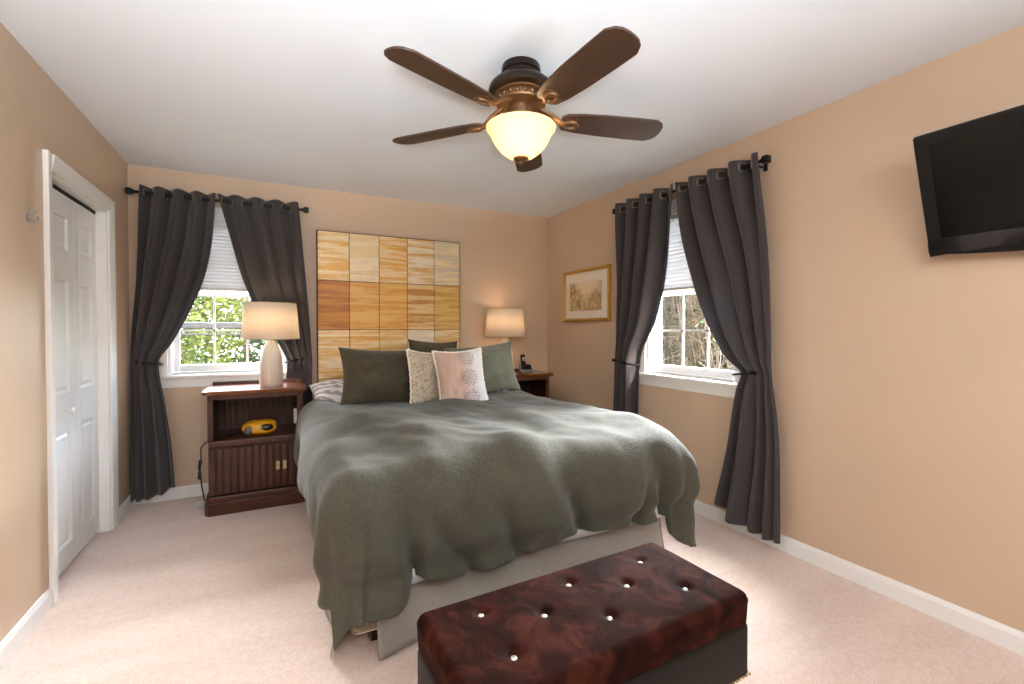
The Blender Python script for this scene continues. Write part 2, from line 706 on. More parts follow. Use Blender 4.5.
struct(MB().box(XL - TH, XR + TH, YF - TH, YB + TH, -.08, 0).build('floor', M['carpet'], smooth=False))
struct(MB().box(XL - TH, XR + TH, YF - TH, YB + TH, ZC, ZC + .1).build('ceiling', M['ceil'], smooth=False))
b = MB()
x0, x1, z0, z1 = W1
b.box(XL, x0, YB, YB + TH, 0, ZC).box(x1, XR, YB, YB + TH, 0, ZC).box(x0, x1, YB, YB + TH, 0, z0).box(x0, x1, YB, YB + TH, z1, ZC)
struct(b.build('wall_back', M['wall'], smooth=False))
b = MB()
y0, y1, z0, z1 = W2
b.box(XR, XR + TH, YF - TH, y0, 0, ZC).box(XR, XR + TH, y1, YB + TH, 0, ZC).box(XR, XR + TH, y0, y1, 0, z0).box(XR, XR + TH, y0, y1, z1, ZC)
struct(b.build('wall_right', M['wall'], smooth=False))
b = MB()
y0, y1, z1 = DR
b.box(XL - TH, XL, YF - TH, y0, 0, ZC).box(XL - TH, XL, y1, YB + TH, 0, ZC).box(XL - TH, XL, y0, y1, z1, ZC)
struct(b.build('wall_left', M['wall'], smooth=False))
struct(MB().box(XL - TH, XR + TH, YF - TH, YF, 0, ZC).build('wall_front', M['wall'], smooth=False))

# the closet behind the bifold door
struct(MB().box(XL - .75, XL - .70, 2.6, 4.3, 0, ZC).box(XL - .70, XL - TH, 2.6, 2.65, 0, ZC).box(XL - .70, XL - TH, 4.25, 4.3, 0, ZC)
       .box(XL - .75, XL - TH, 2.6, 4.3, ZC - .02, ZC + .02).box(XL - .75, XL - TH, 2.6, 4.3, -.05, 0).build('wall_closet', M['wall'], smooth=False))

# skirting boards, each with a rounded top edge
BH, BT = .088, .014


def skirting(name, a0, a1, wall):
    prof = [(0, 0), (BT, 0), (BT, BH - .02), (BT * .45, BH), (0, BH)]
    b = MB()
    if wall == 'L':
        b.prism([(XL + p, q) for p, q in prof], a0, a1, 'y')
    elif wall == 'R':
        b.prism([(XR - p, q) for p, q in prof], a0, a1, 'y')
    elif wall == 'B':
        b.prism([(YB - p, q) for p, q in prof], a0, a1, 'x')
    else:
        b.prism([(YF + p, q) for p, q in prof], a0, a1, 'x')
    struct(b.build(name, M['trim'], smooth=False))


skirting('baseboard_left', YF, DR[0] - .072, 'L')
skirting('baseboard_left_end', DR[1] + .072, YB, 'L')
skirting('baseboard_right', YF, YB, 'R')
skirting('baseboard_back', XL, XR, 'B')
skirting('baseboard_front', XL, XR, 'F')

# closet door casing with jamb
cas = sempty('trim_1', (XL, (DR[0] + DR[1]) / 2, 0))
y0, y1, zt = DR


def casing_bar(prof_pts, lo, hi, axis):
    return MB().prism(prof_pts, lo, hi, axis, .003)


casing_bar([(XL, y0 - .07), (XL + .022, y0 - .07), (XL + .016, y0 - .02), (XL + .010, y0 + .004), (XL, y0 + .004)], 0, zt + .07, 'z').build('door_casing', M['trim'], cas, smooth=False)
casing_bar([(XL, y1 + .07), (XL + .022, y1 + .07), (XL + .016, y1 + .02), (XL + .010, y1 - .004), (XL, y1 - .004)], 0, zt + .07, 'z').build('door_casing', M['trim'], cas, smooth=False)
MB().prism([(XL, zt + .07), (XL + .022, zt + .07), (XL + .016, zt + .02), (XL + .010, zt - .004), (XL, zt - .004)], y0 - .0, y1 + .0, 'y').build('door_casing', M['trim'], cas, smooth=False)
MB().box(XL - TH, XL, y0 - .001, y0 + .016, 0, zt).box(XL - TH, XL, y1 - .016, y1 + .001, 0, zt).box(XL - TH, XL, y0, y1, zt - .016, zt).build('door_jamb', M['trim'], cas, smooth=False)
MB().box(XL - .085, XL - .05, y0 + .02, y1 - .02, zt - .036, zt - .018).build('door_track', M['black'], cas, smooth=False)

# bifold closet door: two leaves, three raised panels each
door = sempty('door_1', (XL - .06, (y0 + y1) / 2, 0.015))
DX = XL - .052


def door_leaf(ya, yb):
    b = MB()
    st, rails = .075, [(.03, .135), (.735, .93), (1.53, 1.68), (1.86, 1.965)]
    pz = [(.135, .735), (.93, 1.53), (1.68, 1.86)]
    b.box(DX - .034, DX, ya, ya + st, .02, 1.967, .002).box(DX - .034, DX, yb - st, yb, .02, 1.967, .002)
    for a, c in rails:
        b.box(DX - .034, DX, ya + st, yb - st, a - .012, c + .002 if c > 1.9 else c)
    leaf = b.build('door_leaf', M['door'], door, smooth=False)
    for a, c in pz:
        q = MB()
        # sloped moulding then a raised field
        ys, ye = ya + st, yb - st
        loops = [(ys, ye, a, c, DX), (ys + .012, ye - .012, a + .012, c - .012, DX - .012), (ys + .016, ye - .016, a + .016, c - .016, DX - .012),
                 (ys + .034, ye - .034, a + .034, c - .034, DX - .003)]
        vs = [[q.bm.verts.new((x, p, r)) for p, r in ((l[0], l[2]), (l[1], l[2]), (l[1], l[3]), (l[0], l[3]))] for l in loops for x in (l[4],)]
        for u, w in zip(vs, vs[1:]):
            for k in range(4):
                q.bm.faces.new((u[k], u[(k + 1) % 4], w[(k + 1) % 4], w[k]))
        q.bm.faces.new(vs[-1])
        back = [q.bm.verts.new((DX - .03, p, r)) for p, r in ((ys, a), (ye, a), (ye, c), (ys, c))]
        q.bm.faces.new(back[::-1])
        for k in range(4):
            q.bm.faces.new((back[k], back[(k + 1) % 4], vs[0][(k + 1) % 4], vs[0][k]))
        q.build('door_panel', M['door'], leaf, smooth=False)
    return leaf


ym = (y0 + y1) / 2 + .045
leaf = door_leaf(y0 + .018, ym - .002)
door_leaf(ym + .002, y1 - .018)
kb = MB().lathe([(.010, 0), (.012, .004), (.006, .008), (.006, .018), (.014, .024), (.016, .032), (.012, .040), (.004, .043)], seg=20)
kb.transform(Matrix.Translation((DX, 3.20, .84)) @ Matrix.Rotation(R(90), 4, 'Y'))
k = kb.build('door_knob', M['white_p'], leaf)

# ------------------------------------------------------------------ windows


def window(name, origin, rotz, w, z0, z1, zb):
    """local frame: x along the wall, y outward, z up; origin on the wall plane at the opening's centre"""
    root = sempty(name, origin)
    root.rotation_euler = (0, 0, rotz)
    h = w / 2
    L = dict(local=True, parent=root, smooth=False)
    # casing, stool and apron on the room side (room is -y)
    for s in (-1, 1):
        MB().box(min(s * h, s * (h + .068)), max(s * h, s * (h + .068)), -.018, 0, z0, z1 + .07, .004).build('window_casing', M['trim'], **L)
    MB().box(-h - .068, h + .068, -.020, 0, z1, z1 + .072, .004).build('window_casing', M['trim'], **L)
    MB().box(-h - .10, h + .10, -.048, .06, z0 - .024, z0, .006).build('window_sill', M['trim'], **L)
    MB().prism([(-.0, z0 - .095), (-.012, z0 - .095), (-.020, z0 - .03), (-.020, z0 - .024), (0, z0 - .024)], -h - .085, h + .085, 'x').build('window_apron', M['trim'], **L)
    # jamb liner
    MB().box(-h, -h + .018, 0, TH, z0, z1).box(h - .018, h, 0, TH, z0, z1).box(-h + .018, h - .018, 0, TH, z1 - .018, z1).box(-h + .018, h - .018, .06, TH, z0 - .004, z0 + .012).build('window_frame', M['vinyl'], **L)
    zm = 1.535
    for nm, lo, hi, y in (('lower_sash', z0 + .014, zm + .018, .066), ('upper_sash', zm - .018, z1 - .02, .102)):
        a = h - .022
        s, rb, rt = .040, .052 if nm == 'lower_sash' else .036, .036
        b = MB()
        b.box(-a, -a + s, y, y + .034, lo, hi, .004).box(a - s, a, y, y + .034, lo, hi, .004)
        b.box(-a + s, a - s, y, y + .034, lo, lo + rb, .004).box(-a + s, a - s, y, y + .034, hi - rt, hi, .004)
        sash = b.build(nm, M['vinyl'], **L)
        L2 = dict(local=True, parent=sash, smooth=False)
        gx0, gx1, gz0, gz1 = -a + s, a - s, lo + rb, hi - rt
        m = MB()
        for k in (1, 2):
            xx = gx0 + (gx1 - gx0) * k / 3
            m.box(xx - .008, xx + .008, y + .011, y + .025, gz0, gz1)
        zz = (gz0 + gz1) / 2
        m.box(gx0, gx1, y + .011, y + .025, zz - .008, zz + .008)
        m.build('muntin_grid', M['vinyl'], **L2)
        MB().box(gx0, gx1, y + .0165, y + .0195, gz0, gz1).build('pane', M['glass'], **L2)
    MB().box(-.03, .03, .056, .068, zm + .012, zm + .03, .003).build('sash_lock', M['white_p'], **L)
    return root


win1 = window('window_1', ((W1[0] + W1[1]) / 2, YB, 0), 0, W1[1] - W1[0], W1[2], W1[3], 1.575)
win2 = window('window_2', (XR, (W2[0] + W2[1]) / 2, 0), R(-90), W2[1] - W2[0], W2[2], W2[3], 1.56)

# cellular shades in the upper halves of both windows
def cell_shade(origin, rotz, w, z0, z1, label):
    t = thing('cellular_shade', origin, label, 'window shade', None, rotz)
    a = w / 2 - .022
    n = int((z1 - z0 - .05) / .027)
    pts = []
    zs = z0 + .018
    st = (z1 - .032 - zs) / n
    b = MB()
    front = []
    for i in range(n):
        front += [(-.014, zs + st * (i + .5)), (-.003, zs + st * (i + 1))]
    front = [(-.003, zs)] + front
    back = [(-y - .0, z) for y, z in front][::-1]
    prof = [(.035 + y, z) for y, z in front] + [(.035 + y + .0, z) for y, z in back]
    nn = len(front)
    for side in (front, [(-y, z) for y, z in front]):
        q0 = [b.bm.verts.new((-a, .035 + y, z)) for y, z in side]
        q1 = [b.bm.verts.new((a, .035 + y, z)) for y, z in side]
        for i in range(nn - 1):
            b.bm.faces.new((q0[i], q1[i], q1[i + 1], q0[i + 1]))
    b.build('pleated_fabric', M['shade'], t, smooth=False, local=True)
    MB().box(-a, a, .022, .048, z0, z0 + .018, .003).build('bottom_rail', M['rail'], t, smooth=False, local=True)
    MB().box(-a, a, .018, .052, z1 - .032, z1, .003).build('head_rail', M['vinyl'], t, smooth=False, local=True)
    return t


cell_shade(((W1[0] + W1[1]) / 2, YB, 0), 0, W1[1] - W1[0], 1.563, W1[3] - .019, 'white pleated cellular shade half lowered in the window behind the lamp')
cell_shade((XR, (W2[0] + W2[1]) / 2, 0), R(-90), W2[1] - W2[0], 1.548, W2[3] - .019, 'white pleated cellular shade half lowered in the window on the right-hand wall')

# ------------------------------------------------------------------ curtains


def to_wall(wall, s, d, z):
    """s along the wall, d out of the wall into the room"""
    return Vector((s, YB - d, z)) if wall == 'B' else Vector((XR - d, s, z))


RODZ = 2.228


def curtain(wall, A, B, ztop, hem, nf, label, tie_z, phase=0., tie_side=None, seed=0, behind=False, amp_k=1., curl=0., warp=1.):
    """A, B: tables z -> edge coordinate; hem(u) -> bottom height; folds weave over the rod and pinch at the tie"""
    s0 = (interp(A, ztop) + interp(B, ztop)) / 2
    t = thing('curtain', to_wall(wall, s0, .09, 0.06), label, 'curtain', 'charcoal grommet curtains at the two windows')
    nu, nv = 121, 100

    def P(u, v, amp_scale=1.):
        z = ztop + (hem(u) - ztop) * v
        a, b = interp(A, z), interp(B, z)
        dz = z - tie_z
        pinch = math.exp(-(dz / .16) ** 2)
        below = smooth01((tie_z - z) / .5)
        top = smooth01((z - (ztop - .75)) / .70)
        amp = .048 + .008 * below
        amp *= (1 - .60 * pinch) * (1 + (amp_k - 1) * (1 - top))
        # even weave at the rod, a few broad irregular folds lower down
        up = math.cos(2 * PI * nf * u ** (1 + (warp - 1) * (1 - top)) + phase)
        up = 2 * (.5 + .5 * up) ** .6 - 1
        g = u + .10 * math.sin(2 * PI * u + seed)
        lowf = .75 * math.cos(2 * PI * (nf * .62) * g + phase + seed) + .35 * math.sin(2 * PI * (nf * .31) * g + seed * 2) + .3 * noise.noise((u * 3 + seed, z * .9, seed))
        wv = up * (.55 + .45 * top) + lowf * .55 * (1 - top)
        s = a + (b - a) * u
        d = .088 + amp * wv
        d += .018 * pinch
        if curl:                                                   # the leading fold turns back to the window
            d += curl * (.35 * math.exp(-((u - .66) / .14) ** 2) - smooth01((u - .66) / .34)) * (1 - top * .8)
        lo = .052 if .86 < z < .95 else .03
        if behind and z < 1.0:                                    # squeezed between wall and nightstand
            d = d + (.036 + .012 * wv - d) * smooth01((1.0 - z) / .1)
            lo = .020 if z < .82 else lo
        d = max(d, lo if wall == 'B' else lo)
        return to_wall(wall, s, d, z)
    body = MB()
    body.grid(lambda u, v: P(u, v), nu, nv)
    o = body.build('cloth', M['curtain'], t, angle=80)
    solidify(o, .0025)
    # grommets where the cloth crosses the rod
    vz = (ztop - RODZ) / (ztop - hem(.5))
    for k in range(-2, 2 * nf + 2):
        u = ((k + k % 2) * PI + (-1.95 if k % 2 else 1.95) - phase) / (2 * PI * nf)
        if not .02 < u < .98:
            continue
        p = P(u, vz)
        q = P(u + .004, vz) - P(u - .004, vz)
        q.z = 0
        q.normalize()
        nrm = Vector((q.y, -q.x, 0))
        p = to_wall(wall, p.x if wall == 'B' else p.y, .088, RODZ)
        c = [p + q * (x * .024) + Vector((0, 0, y * .024)) for x, y in ((-1, -1), (1, -1), (1, 1), (-1, 1))]
        ring = []
        for i in range(4):
            e, f = c[i], c[(i + 1) % 4]
            ring += [e.lerp(f, .12), e.lerp(f, .5), e.lerp(f, .88)]
        MB().tube(ring, .0052, 6, closed=True).build('grommet', M['grommet'], t)
    return t, P


def const_hem(table):
    return lambda u: interp(table, u)


c1L, P1L = curtain('B', [(2.27, -.832), (1.64, -.862), (1.15, -.898), (.64, -.905), (.05, -.908)],
                   [(2.27, -.383), (1.95, -.405), (1.69, -.447), (1.41, -.542), (1.17, -.655), (1.02, -.738), (.72, -.70), (.4, -.665), (.05, -.645)],
                   2.272, const_hem([(0, .045), (.5, .06), (1, .125)]), 4,
                   'charcoal curtain tied back between the white closet door and a window', 1.02, .3, seed=1.3, warp=.75)
c1R, P1R = curtain('B', [(2.27, -.372), (1.95, -.294), (1.67, -.224), (1.42, -.13), (1.106, .045), (1.0, .085), (.7, .06), (.05, .02)],
                   [(2.27, .172), (1.96, .198), (1.37, .245), (.86, .27), (.05, .272)],
                   2.275, const_hem([(0, .10), (.5, .06), (1, .05)]), 4,
                   'charcoal curtain hanging behind the ivory lamp, next to the gold tiled headboard', 1.02, .9, seed=2.7, behind=True)
c2A, P2A = curtain('R', [(2.27, 2.925), (1.175, 2.94), (.65, 2.97), (.05, 2.98)],
                   [(2.27, 2.337), (1.95, 2.385), (1.555, 2.479), (1.33, 2.555), (1.0, 2.729), (.64, 2.735), (.05, 2.69)],
                   2.275, const_hem([(0, .05), (.5, .055), (1, .08)]), 4,
                   'charcoal curtain nearer the framed picture, with sunlight on its edge', 1.0, .3, seed=4.1, amp_k=1.1, curl=.085)
c2B, P2B = curtain('R', [(2.27, 2.31), (1.955, 2.268), (1.65, 2.183), (1.32, 2.053), (1.083, 1.897), (1.0, 1.80), (.897, 1.834), (.52, 1.893), (.15, 1.98), (.05, 2.0)],
                   [(2.27, 1.70), (1.836, 1.659), (1.12, 1.625), (.54, 1.575), (.05, 1.568)],
                   2.272, const_hem([(0, .165), (.35, .085), (.6, .06), (1, .075)]), 4,
                   'long charcoal curtain nearest the television, reaching almost to the baseboard', 1.0, .8, seed=5.9, warp=1.3)


def rod(wall, s0, s1, label):
    t = thing('curtain_rod', to_wall(wall, (s0 + s1) / 2, 0, RODZ), label, 'curtain rod', 'curtain rods')
    MB().cyl(to_wall(wall, s0, .088, RODZ), to_wall(wall, s1, .088, RODZ), .0105, seg=16).build('pole', M['iron'], t)
    for s, e in ((s0, -1), (s1, 1)):
        if s0 > s1:
            e = -e
        f = MB()
        f.cyl(to_wall(wall, s, .088, RODZ), to_wall(wall, s + e * .014, .088, RODZ), .014, seg=16)
        a, c = to_wall(wall, s + e * .012, .088 - .022, RODZ - .022), to_wall(wall, s + e * .05, .088 + .022, RODZ + .022)
        f.box(min(a.x, c.x), max(a.x, c.x), min(a.y, c.y), max(a.y, c.y), a.z, c.z, .008)
        f.build('finial', M['iron'], t)
        r = MB()
        sb = s - e * .03
        a, c = to_wall(wall, sb - .012, 0, RODZ - .035), to_wall(wall, sb + .012, .006, RODZ + .035)
        r.box(min(a.x, c.x), max(a.x, c.x), min(a.y, c.y), max(a.y, c.y), a.z, c.z, .002)
        r.tube([to_wall(wall, sb, .004, RODZ - .015), to_wall(wall, sb, .05, RODZ - .018), to_wall(wall, sb, .084, RODZ - .014), to_wall(wall, sb, .100, RODZ - .004)], .006, 8)
        r.build('bracket', M['iron'], t)
    return t


rod('B', -.868, .200, 'black curtain rod with square finials above the window beside the closet')
rod('R', 2.945, 1.705, 'black curtain rod with square finials above the right-hand wall window')


def tieback(wall, P, tie_z, ua, ub, hook_s, label, knob=False):
    """dark band looped round the gathered cloth, ending on a hook in the wall"""
    vv = None
    # sample the cloth at tie height
    lo, hi = 0, 1
    for _ in range(30):
        mid = (lo + hi) / 2
        if P(.5, mid).z > tie_z:
            lo = mid
        else:
            hi = mid
    S = [P(ua + (ub - ua) * k / 14, lo) for k in range(15)]
    s_of = (lambda p: p.x) if wall == 'B' else (lambda p: p.y)
    d_of = (lambda p: YB - p.y) if wall == 'B' else (lambda p: XR - p.x)
    ss = [s_of(p) for p in S]
    sa, sb = min(ss), max(ss)
    dm = max(d_of(p) for p in S)
    t = thing('curtain_tieback', to_wall(wall, hook_s, 0, tie_z), label, 'curtain tieback', 'curtain tiebacks')
    ring = []
    cs, hs = (sa + sb) / 2, (sb - sa) / 2 + .010
    dl, dh = .022, dm + .012
    sgn = 1 if hook_s > cs else -1
    for k in range(28):
        a = 2 * PI * k / 28
        s = cs + hs * math.cos(a)
        d = (dl + dh) / 2 + (dh - dl) / 2 * math.sin(a)
        ring.append(to_wall(wall, s, d, tie_z + sgn * .012 * math.cos(a)))
    MB().tube(ring, .0075, 8, closed=True, flat=.6).build('band', M['iron'], t)
    b = MB()
    b.cyl(to_wall(wall, hook_s, .0, tie_z + .012), to_wall(wall, hook_s, .006, tie_z + .012), .02, seg=16)
    b.tube([to_wall(wall, hook_s, .004, tie_z + .012), to_wall(wall, hook_s, dh * .6, tie_z + .012), to_wall(wall, hook_s, dh + .016, tie_z + .016)], .0065, 8)
    b.ball(to_wall(wall, hook_s, dh + .02, tie_z + .016), .013, 12, 8)
    b.build('hook', M['iron'], t)
    return t


tieback('B', P1L, 1.02, .40, 1.0, -.855, 'dark band tying back the curtain nearest the closet door')
tieback('B', P1R, 1.01, .0, .45, .195, 'dark band and hook holding the curtain behind the ivory lamp')
tieback('R', P2A, 1.0, .25, 1.0, 2.90, 'dark band tying back the sunlit curtain near the framed picture')
tieback('R', P2B, 1.0, .0, .40, 1.715, 'dark band tying back the long curtain nearest the television')

# ------------------------------------------------------------------ nightstands


def nightstand(loc, W, D, label, split, over=.02, rsplit=True):
    """local: x across, y 0 at the front .. D at the wall"""
    t = thing('nightstand', loc, label, 'nightstand', 'cherry wood nightstands')
    L = dict(local=True, parent=t)
    H = .845
    # top with clipped front corners
    MB().prism([(-over, -.005), (-over + .03, -.04), (W + over - .03, -.04), (W + over, -.005), (W + over, D), (-over, D)], H - .028, H, 'z', .006).build('top', M['wood_top'], smooth=False, **L)
    MB().box(.0, W, D - .022, D, H - .002, H + .02, .004).build('back_rail', M['wood_h'], smooth=False, **L)
    MB().prism([(.01, .012), (.03, -.012), (W - .03, -.012), (W - .01, .012), (W - .01, D - .01), (.01, D - .01)], H - .06, H - .028, 'z', .003).build('apron', M['wood_h'], smooth=False, **L)
    # plinth and stepped moulding
    MB().prism([(-.012, .02), (.012, -.014), (W - .012, -.014), (W + .012, .02), (W + .012, D), (-.012, D)], 0, .085, 'z', .004).build('plinth', M['wood_h'], smooth=False, **L)
    MB().prism([(-.004, .022), (.016, -.006), (W - .016, -.006), (W + .004, .022), (W + .004, D), (-.004, D)], .085, .125, 'z', .006).build('base_moulding', M['wood_h'], smooth=False, **L)
    # sides and back
    for s in (0, 1):
        xa = .012 if s == 0 else W - .03
        MB().box(xa, xa + .018, .03, D - .012, .125, H - .06).build('side_panel', M['wood'], smooth=False, **L)
        xp = .01 if s == 0 else W - .045
        MB().box(xp, xp + .035, .012, .047, .495, H - .06, .006).build('post', M['wood'], smooth=False, **L)
    b = MB()
    b.box(.03, W - .03, D - .022, D - .012, .125, H - .06)
    n = 13
    for k in range(n):
        xa = .032 + (W - .064) * k / n
        b.box(xa + .007, xa + (W - .064) / n - .007, D - .040, D - .022, .50, H - .06, .004)
    b.build('back_panel', M['wood'], smooth=False, **L)
    MB().prism([(.012, .014), (.03, -.008), (W - .03, -.008), (W - .012, .014), (W - .012, D - .022), (.012, D - .022)], .455, .505, 'z', .012).build('shelf', M['wood_h'], smooth=False, **L)
    MB().box(.03, W - .03, .03, .036, .125, .455).build('inner_panel', M['groove'], smooth=False, **L)

    def slat_door(xa, xb, n, pull_x):
        d = MB()
        d.box(xa, xb, .014, .024, .135, .452)
        w = (xb - xa) / n
        for k in range(n):
            d.box(xa + w * k + .006, xa + w * (k + 1) - .006, -.006, .014, .14, .447, .004)
        o = d.build('door', M['wood'], smooth=False, **L)
        p = MB()
        p.box(pull_x - .010, pull_x + .010, -.009, -.003, .262, .325, .002)
        for zz in (.278, .309):
            p.box(pull_x - .013, pull_x + .013, -.013, -.008, zz - .008, zz + .008, .003)
        p.build('door_pull', M['brass'], parent=o, local=True, smooth=False)
    slat_door(.016, split - .001, max(2, round((split - .016) / .043)), split - .020)
    slat_door(split + .001, W - .016, max(2, round((W - .016 - split) / .043)), split + .024)
    return t


NSY = 3.675
ns = nightstand((-.42, NSY, 0), .605, .445, 'slatted cherry wood nightstand with an open shelf, under the window near the closet', .452)
# wall-plate seen in the open shelf
MB().box(.540, .562, .12, .126, .56, .67, .003).box(.546, .556, .114, .121, .585, .612, .002).box(.546, .556, .114, .121, .622, .648, .002).build('outlet_plate', M['white_p'], ns, local=True, smooth=False)['label'] = 'white outlet plate'
nightstand((1.905, NSY + .06, 0), .44, .385, 'cherry wood nightstand in the far corner, mostly hidden by the bed', .23, over=.03)

# ------------------------------------------------------------------ table lamps


def table_lamp(loc, label, power):
    t = thing('table_lamp', loc, label, 'table lamp', 'ivory bedside lamps')
    L = dict(local=True, parent=t)
    prof = [(.072, 0), (.076, .006), (.0785, .02), (.079, .08), (.077, .15), (.071, .21), (.060, .26), (.048, .295), (.036, .318), (.030, .33), (.026, .334)]
    MB().lathe(prof, seg=96, flute=lambda a, i: 1 - (.035 if 1 < i < 9 else .01) * abs(math.sin(a * 10)) ** .7).build('base', M['ceramic'], **L)
    MB().lathe([(.018, .334), (.018, .352), (.012, .356), (.012, .40), (.016, .402), (.016, .43), (.01, .432)], seg=20).build('socket', M['brass'], **L)
    MB().lathe([(.008, .432), (.014, .44), (.028, .47), (.030, .49), (.022, .515), (.006, .526)], seg=20).build('bulb', M['bulb'], **L)
    sh = MB().lathe([(.194, .345), (.172, .612)], seg=64, close=False).build('shade', M['lampshade'], **L)
    solidify(sh, .002)
    for z, r in ((.347, .1935), (.610, .172)):
        b = MB()
        b.tube([(r * math.cos(2 * PI * k / 48), r * math.sin(2 * PI * k / 48), z) for k in range(48)], .0022, 6, closed=True)
        b.build('shade_ring', M['brass'], parent=sh, local=True)
    b = MB()
    for k in range(3):
        a = 2 * PI * k / 3
        b.cyl((.172 * math.cos(a), .172 * math.sin(a), .61), (.0, .0, .598), .0018, seg=6)
    b.build('shade_spider', M['brass'], parent=sh, local=True)
    h = MB()
    h.tube([(.0, .012, .405), (0, .05, .44), (0, .055, .52), (0, .03, .58), (0, 0, .598), (0, -.03, .58), (0, -.055, .52), (0, -.05, .44), (0, -.012, .405)], .002, 6)
    h.build('harp', M['brass'], **L)
    p = lamp('lamp_light', 'POINT', (loc[0], loc[1], loc[2] + .485), power, (1.0, .85, .66), shadow_soft_size=.032)
    return t


table_lamp((-.027, 3.84, .845), 'lit ivory ceramic lamp standing in front of the window on the slatted nightstand', 11.5)
table_lamp((1.968, 3.965, .845), 'lit ivory lamp in the far corner behind the grey-green pillow', 13.0)

# ------------------------------------------------------------------ clock radio, cords, phone
rd = thing('clock_radio', (-.105, 3.79, .505), 'yellow rounded clock radio on the open shelf of the nightstand', 'clock radio')


def rx(p):
    return Vector((-.105 + p[0], 3.79 + p[1], .505 + p[2]))


b = MB()


def radio_fn(u, v):
    th, ph = 2 * PI * u, PI * (v - .5)
    cx, cz = math.cos(ph), math.sin(ph)
    sx = math.copysign(abs(math.cos(th)) ** .75, math.cos(th)) * abs(cx) ** .75
    sy = math.copysign(abs(math.sin(th)) ** .9, math.sin(th)) * abs(cx) ** .75
    sz = math.copysign(abs(cz) ** .8, cz)
    return rx((.112 * sx, .065 * sy + .010 * sz, .052 + .052 * sz * (1 + .12 * sx)))


b.grid(radio_fn, 48, 24, wrap=True)
b.build('body', M['yellow'], rd)
b = MB().ball(rx((-.062, -.046, .040)), .032, 20, 12, (1, .75, 1))
b.build('speaker', M['grey_p'], rd)
b = MB().ball(rx((.042, -.042, .052)), .040, 24, 12, (1.25, .72, .72))
b.build('display', M['black_gloss'], rd)
b = MB().lathe([(.055, -.004), (.060, .0), (.055, .004)], seg=32, close=False)
MB().box(-.105 - .02, -.105 + .03, 3.78, 3.80, .602, .612, .003).build('snooze_bar', M['black'], rd, smooth=False)

cord = [(-.22, 3.90, .512), (-.30, 3.80, .511), (-.355, 3.70, .511), (-.375, 3.664, .512), (-.415, 3.655, .508), (-.445, 3.680, .47), (-.452, 3.715, .41), (-.450, 3.735, .35)]
for k in range(40):
    a = 2 * PI * k / 13
    cord.append((-.463 + .012 * math.sin(k * 1.7) * .5, 3.735 + .035 * math.cos(a) * .6, .30 + .058 * math.sin(a + 1.2) + .010 * math.sin(k)))
cord += [(-.455, 3.76, .20), (-.45, 3.85, .06), (-.445, 3.98, .012)]
tag(MB().tube(cord, .0042, 8).build('power_cord', M['black'], origin=(-.45, 3.74, 0)), 'black power cord coiled beside the nightstand and trailing onto its shelf', 'cord')
wc = []
for k in range(34):
    a = 2 * PI * k / 15
    wc.append((-.485 + .070 * math.cos(a) + .004 * k * .4, 3.93 + .045 * math.sin(a), .006 + .0006 * k))
tag(MB().tube(wc, .0035, 6).build('extension_cord', M['white_p'], origin=(-.48, 3.93, 0)), 'white cord looped on the carpet beside the nightstand', 'cord')

ph = thing('cordless_phone', (2.165, 3.90, .845), 'black cordless phone upright in its base on the corner nightstand', 'phone')


def px(x, y, z):
    return (2.165 + x, 3.90 + y, .845 + z)


MB().prism([(px(-.055, 0, 0)[0], 3.87), (px(.055, 0, 0)[0], 3.87), (px(.06, 0, 0)[0], 3.95), (px(-.06, 0, 0)[0], 3.95)], .845, .872, 'z', .006).build('base', M['silver_p'], ph)
h = MB().box(-.023, .023, -.014, .014, 0, .155, .010, 3)
h.transform(Matrix.Translation(px(-.022, .008, .020)) @ Matrix.Rotation(R(-10), 4, 'X'))
hs = h.build('handset', M['black'], ph)
h = MB().box(-.016, .016, -.017, -.012, .09, .125, .002)
h.transform(Matrix.Translation(px(-.022, .008, .020)) @ Matrix.Rotation(R(-10), 4, 'X'))
h.build('handset_screen', M['silver_p'], hs, smooth=False)
MB().prism([(3.885, .868), (3.90, .915), (3.935, .92), (3.945, .868)], 2.165 + .012, 2.165 + .055, 'x', .006).build('answering_unit', M['black'], ph)
MB().tube([px(-.05, .03, .02), px(-.052, .035, .05), px(-.053, .037, .085)], .0025, 6).build('antenna', M['black'], ph)

# ------------------------------------------------------------------ headboard of gilded tiles
HX0, HX1, HZ0, HZ1, HY = .311, 1.572, .43, 2.088, YB
hb = thing('headboard', ((HX0 + HX1) / 2, HY, HZ0), 'tall wall panel of gold and cream leaf tiles behind the bed', 'headboard')
MB().box(HX0, HX1, HY - .045, HY - .003, HZ0, HZ1, .004).build('panel', M['art_edge'], hb, smooth=False)
rowcols = [
    [('#e0b25c', '#efdcb4'), ('#eee0c2', '#e6cf9f'), ('#dfa94f', '#e8cfa0'), ('#e6dcc8', '#d9a95a'), ('#ead9b4', '#cfc6b2')],
    [('#a8671f', '#c98a35'), ('#d69a3f', '#e2b76b'), ('#d89c40', '#e3b866'), ('#c08538', '#e0c48e'), ('#c79a3e', '#d9b873')],
    [('#e9dcc2', '#dcae66'), ('#e8d5ae', '#dba555'), ('#e6cf9f', '#d8b070'), ('#e4ddd0', '#d6cdbb'), ('#dfd0ae', '#caa765')],
    [('#e2c48c', '#d39a45'), ('#dca850', '#e9d3a4'), ('#e7d6b2', '#d49c48'), ('#d9a54e', '#e8d8b8'), ('#e3cfa2', '#c99242')],
]
bmh = MB()
la = bmh.bm.loops.layers.float_color.new('tile_a')
lb = bmh.bm.loops.layers.float_color.new('tile_b')
tw, thh = (HX1 - HX0 - .012) / 5, (HZ1 - HZ0 - .012) / 4
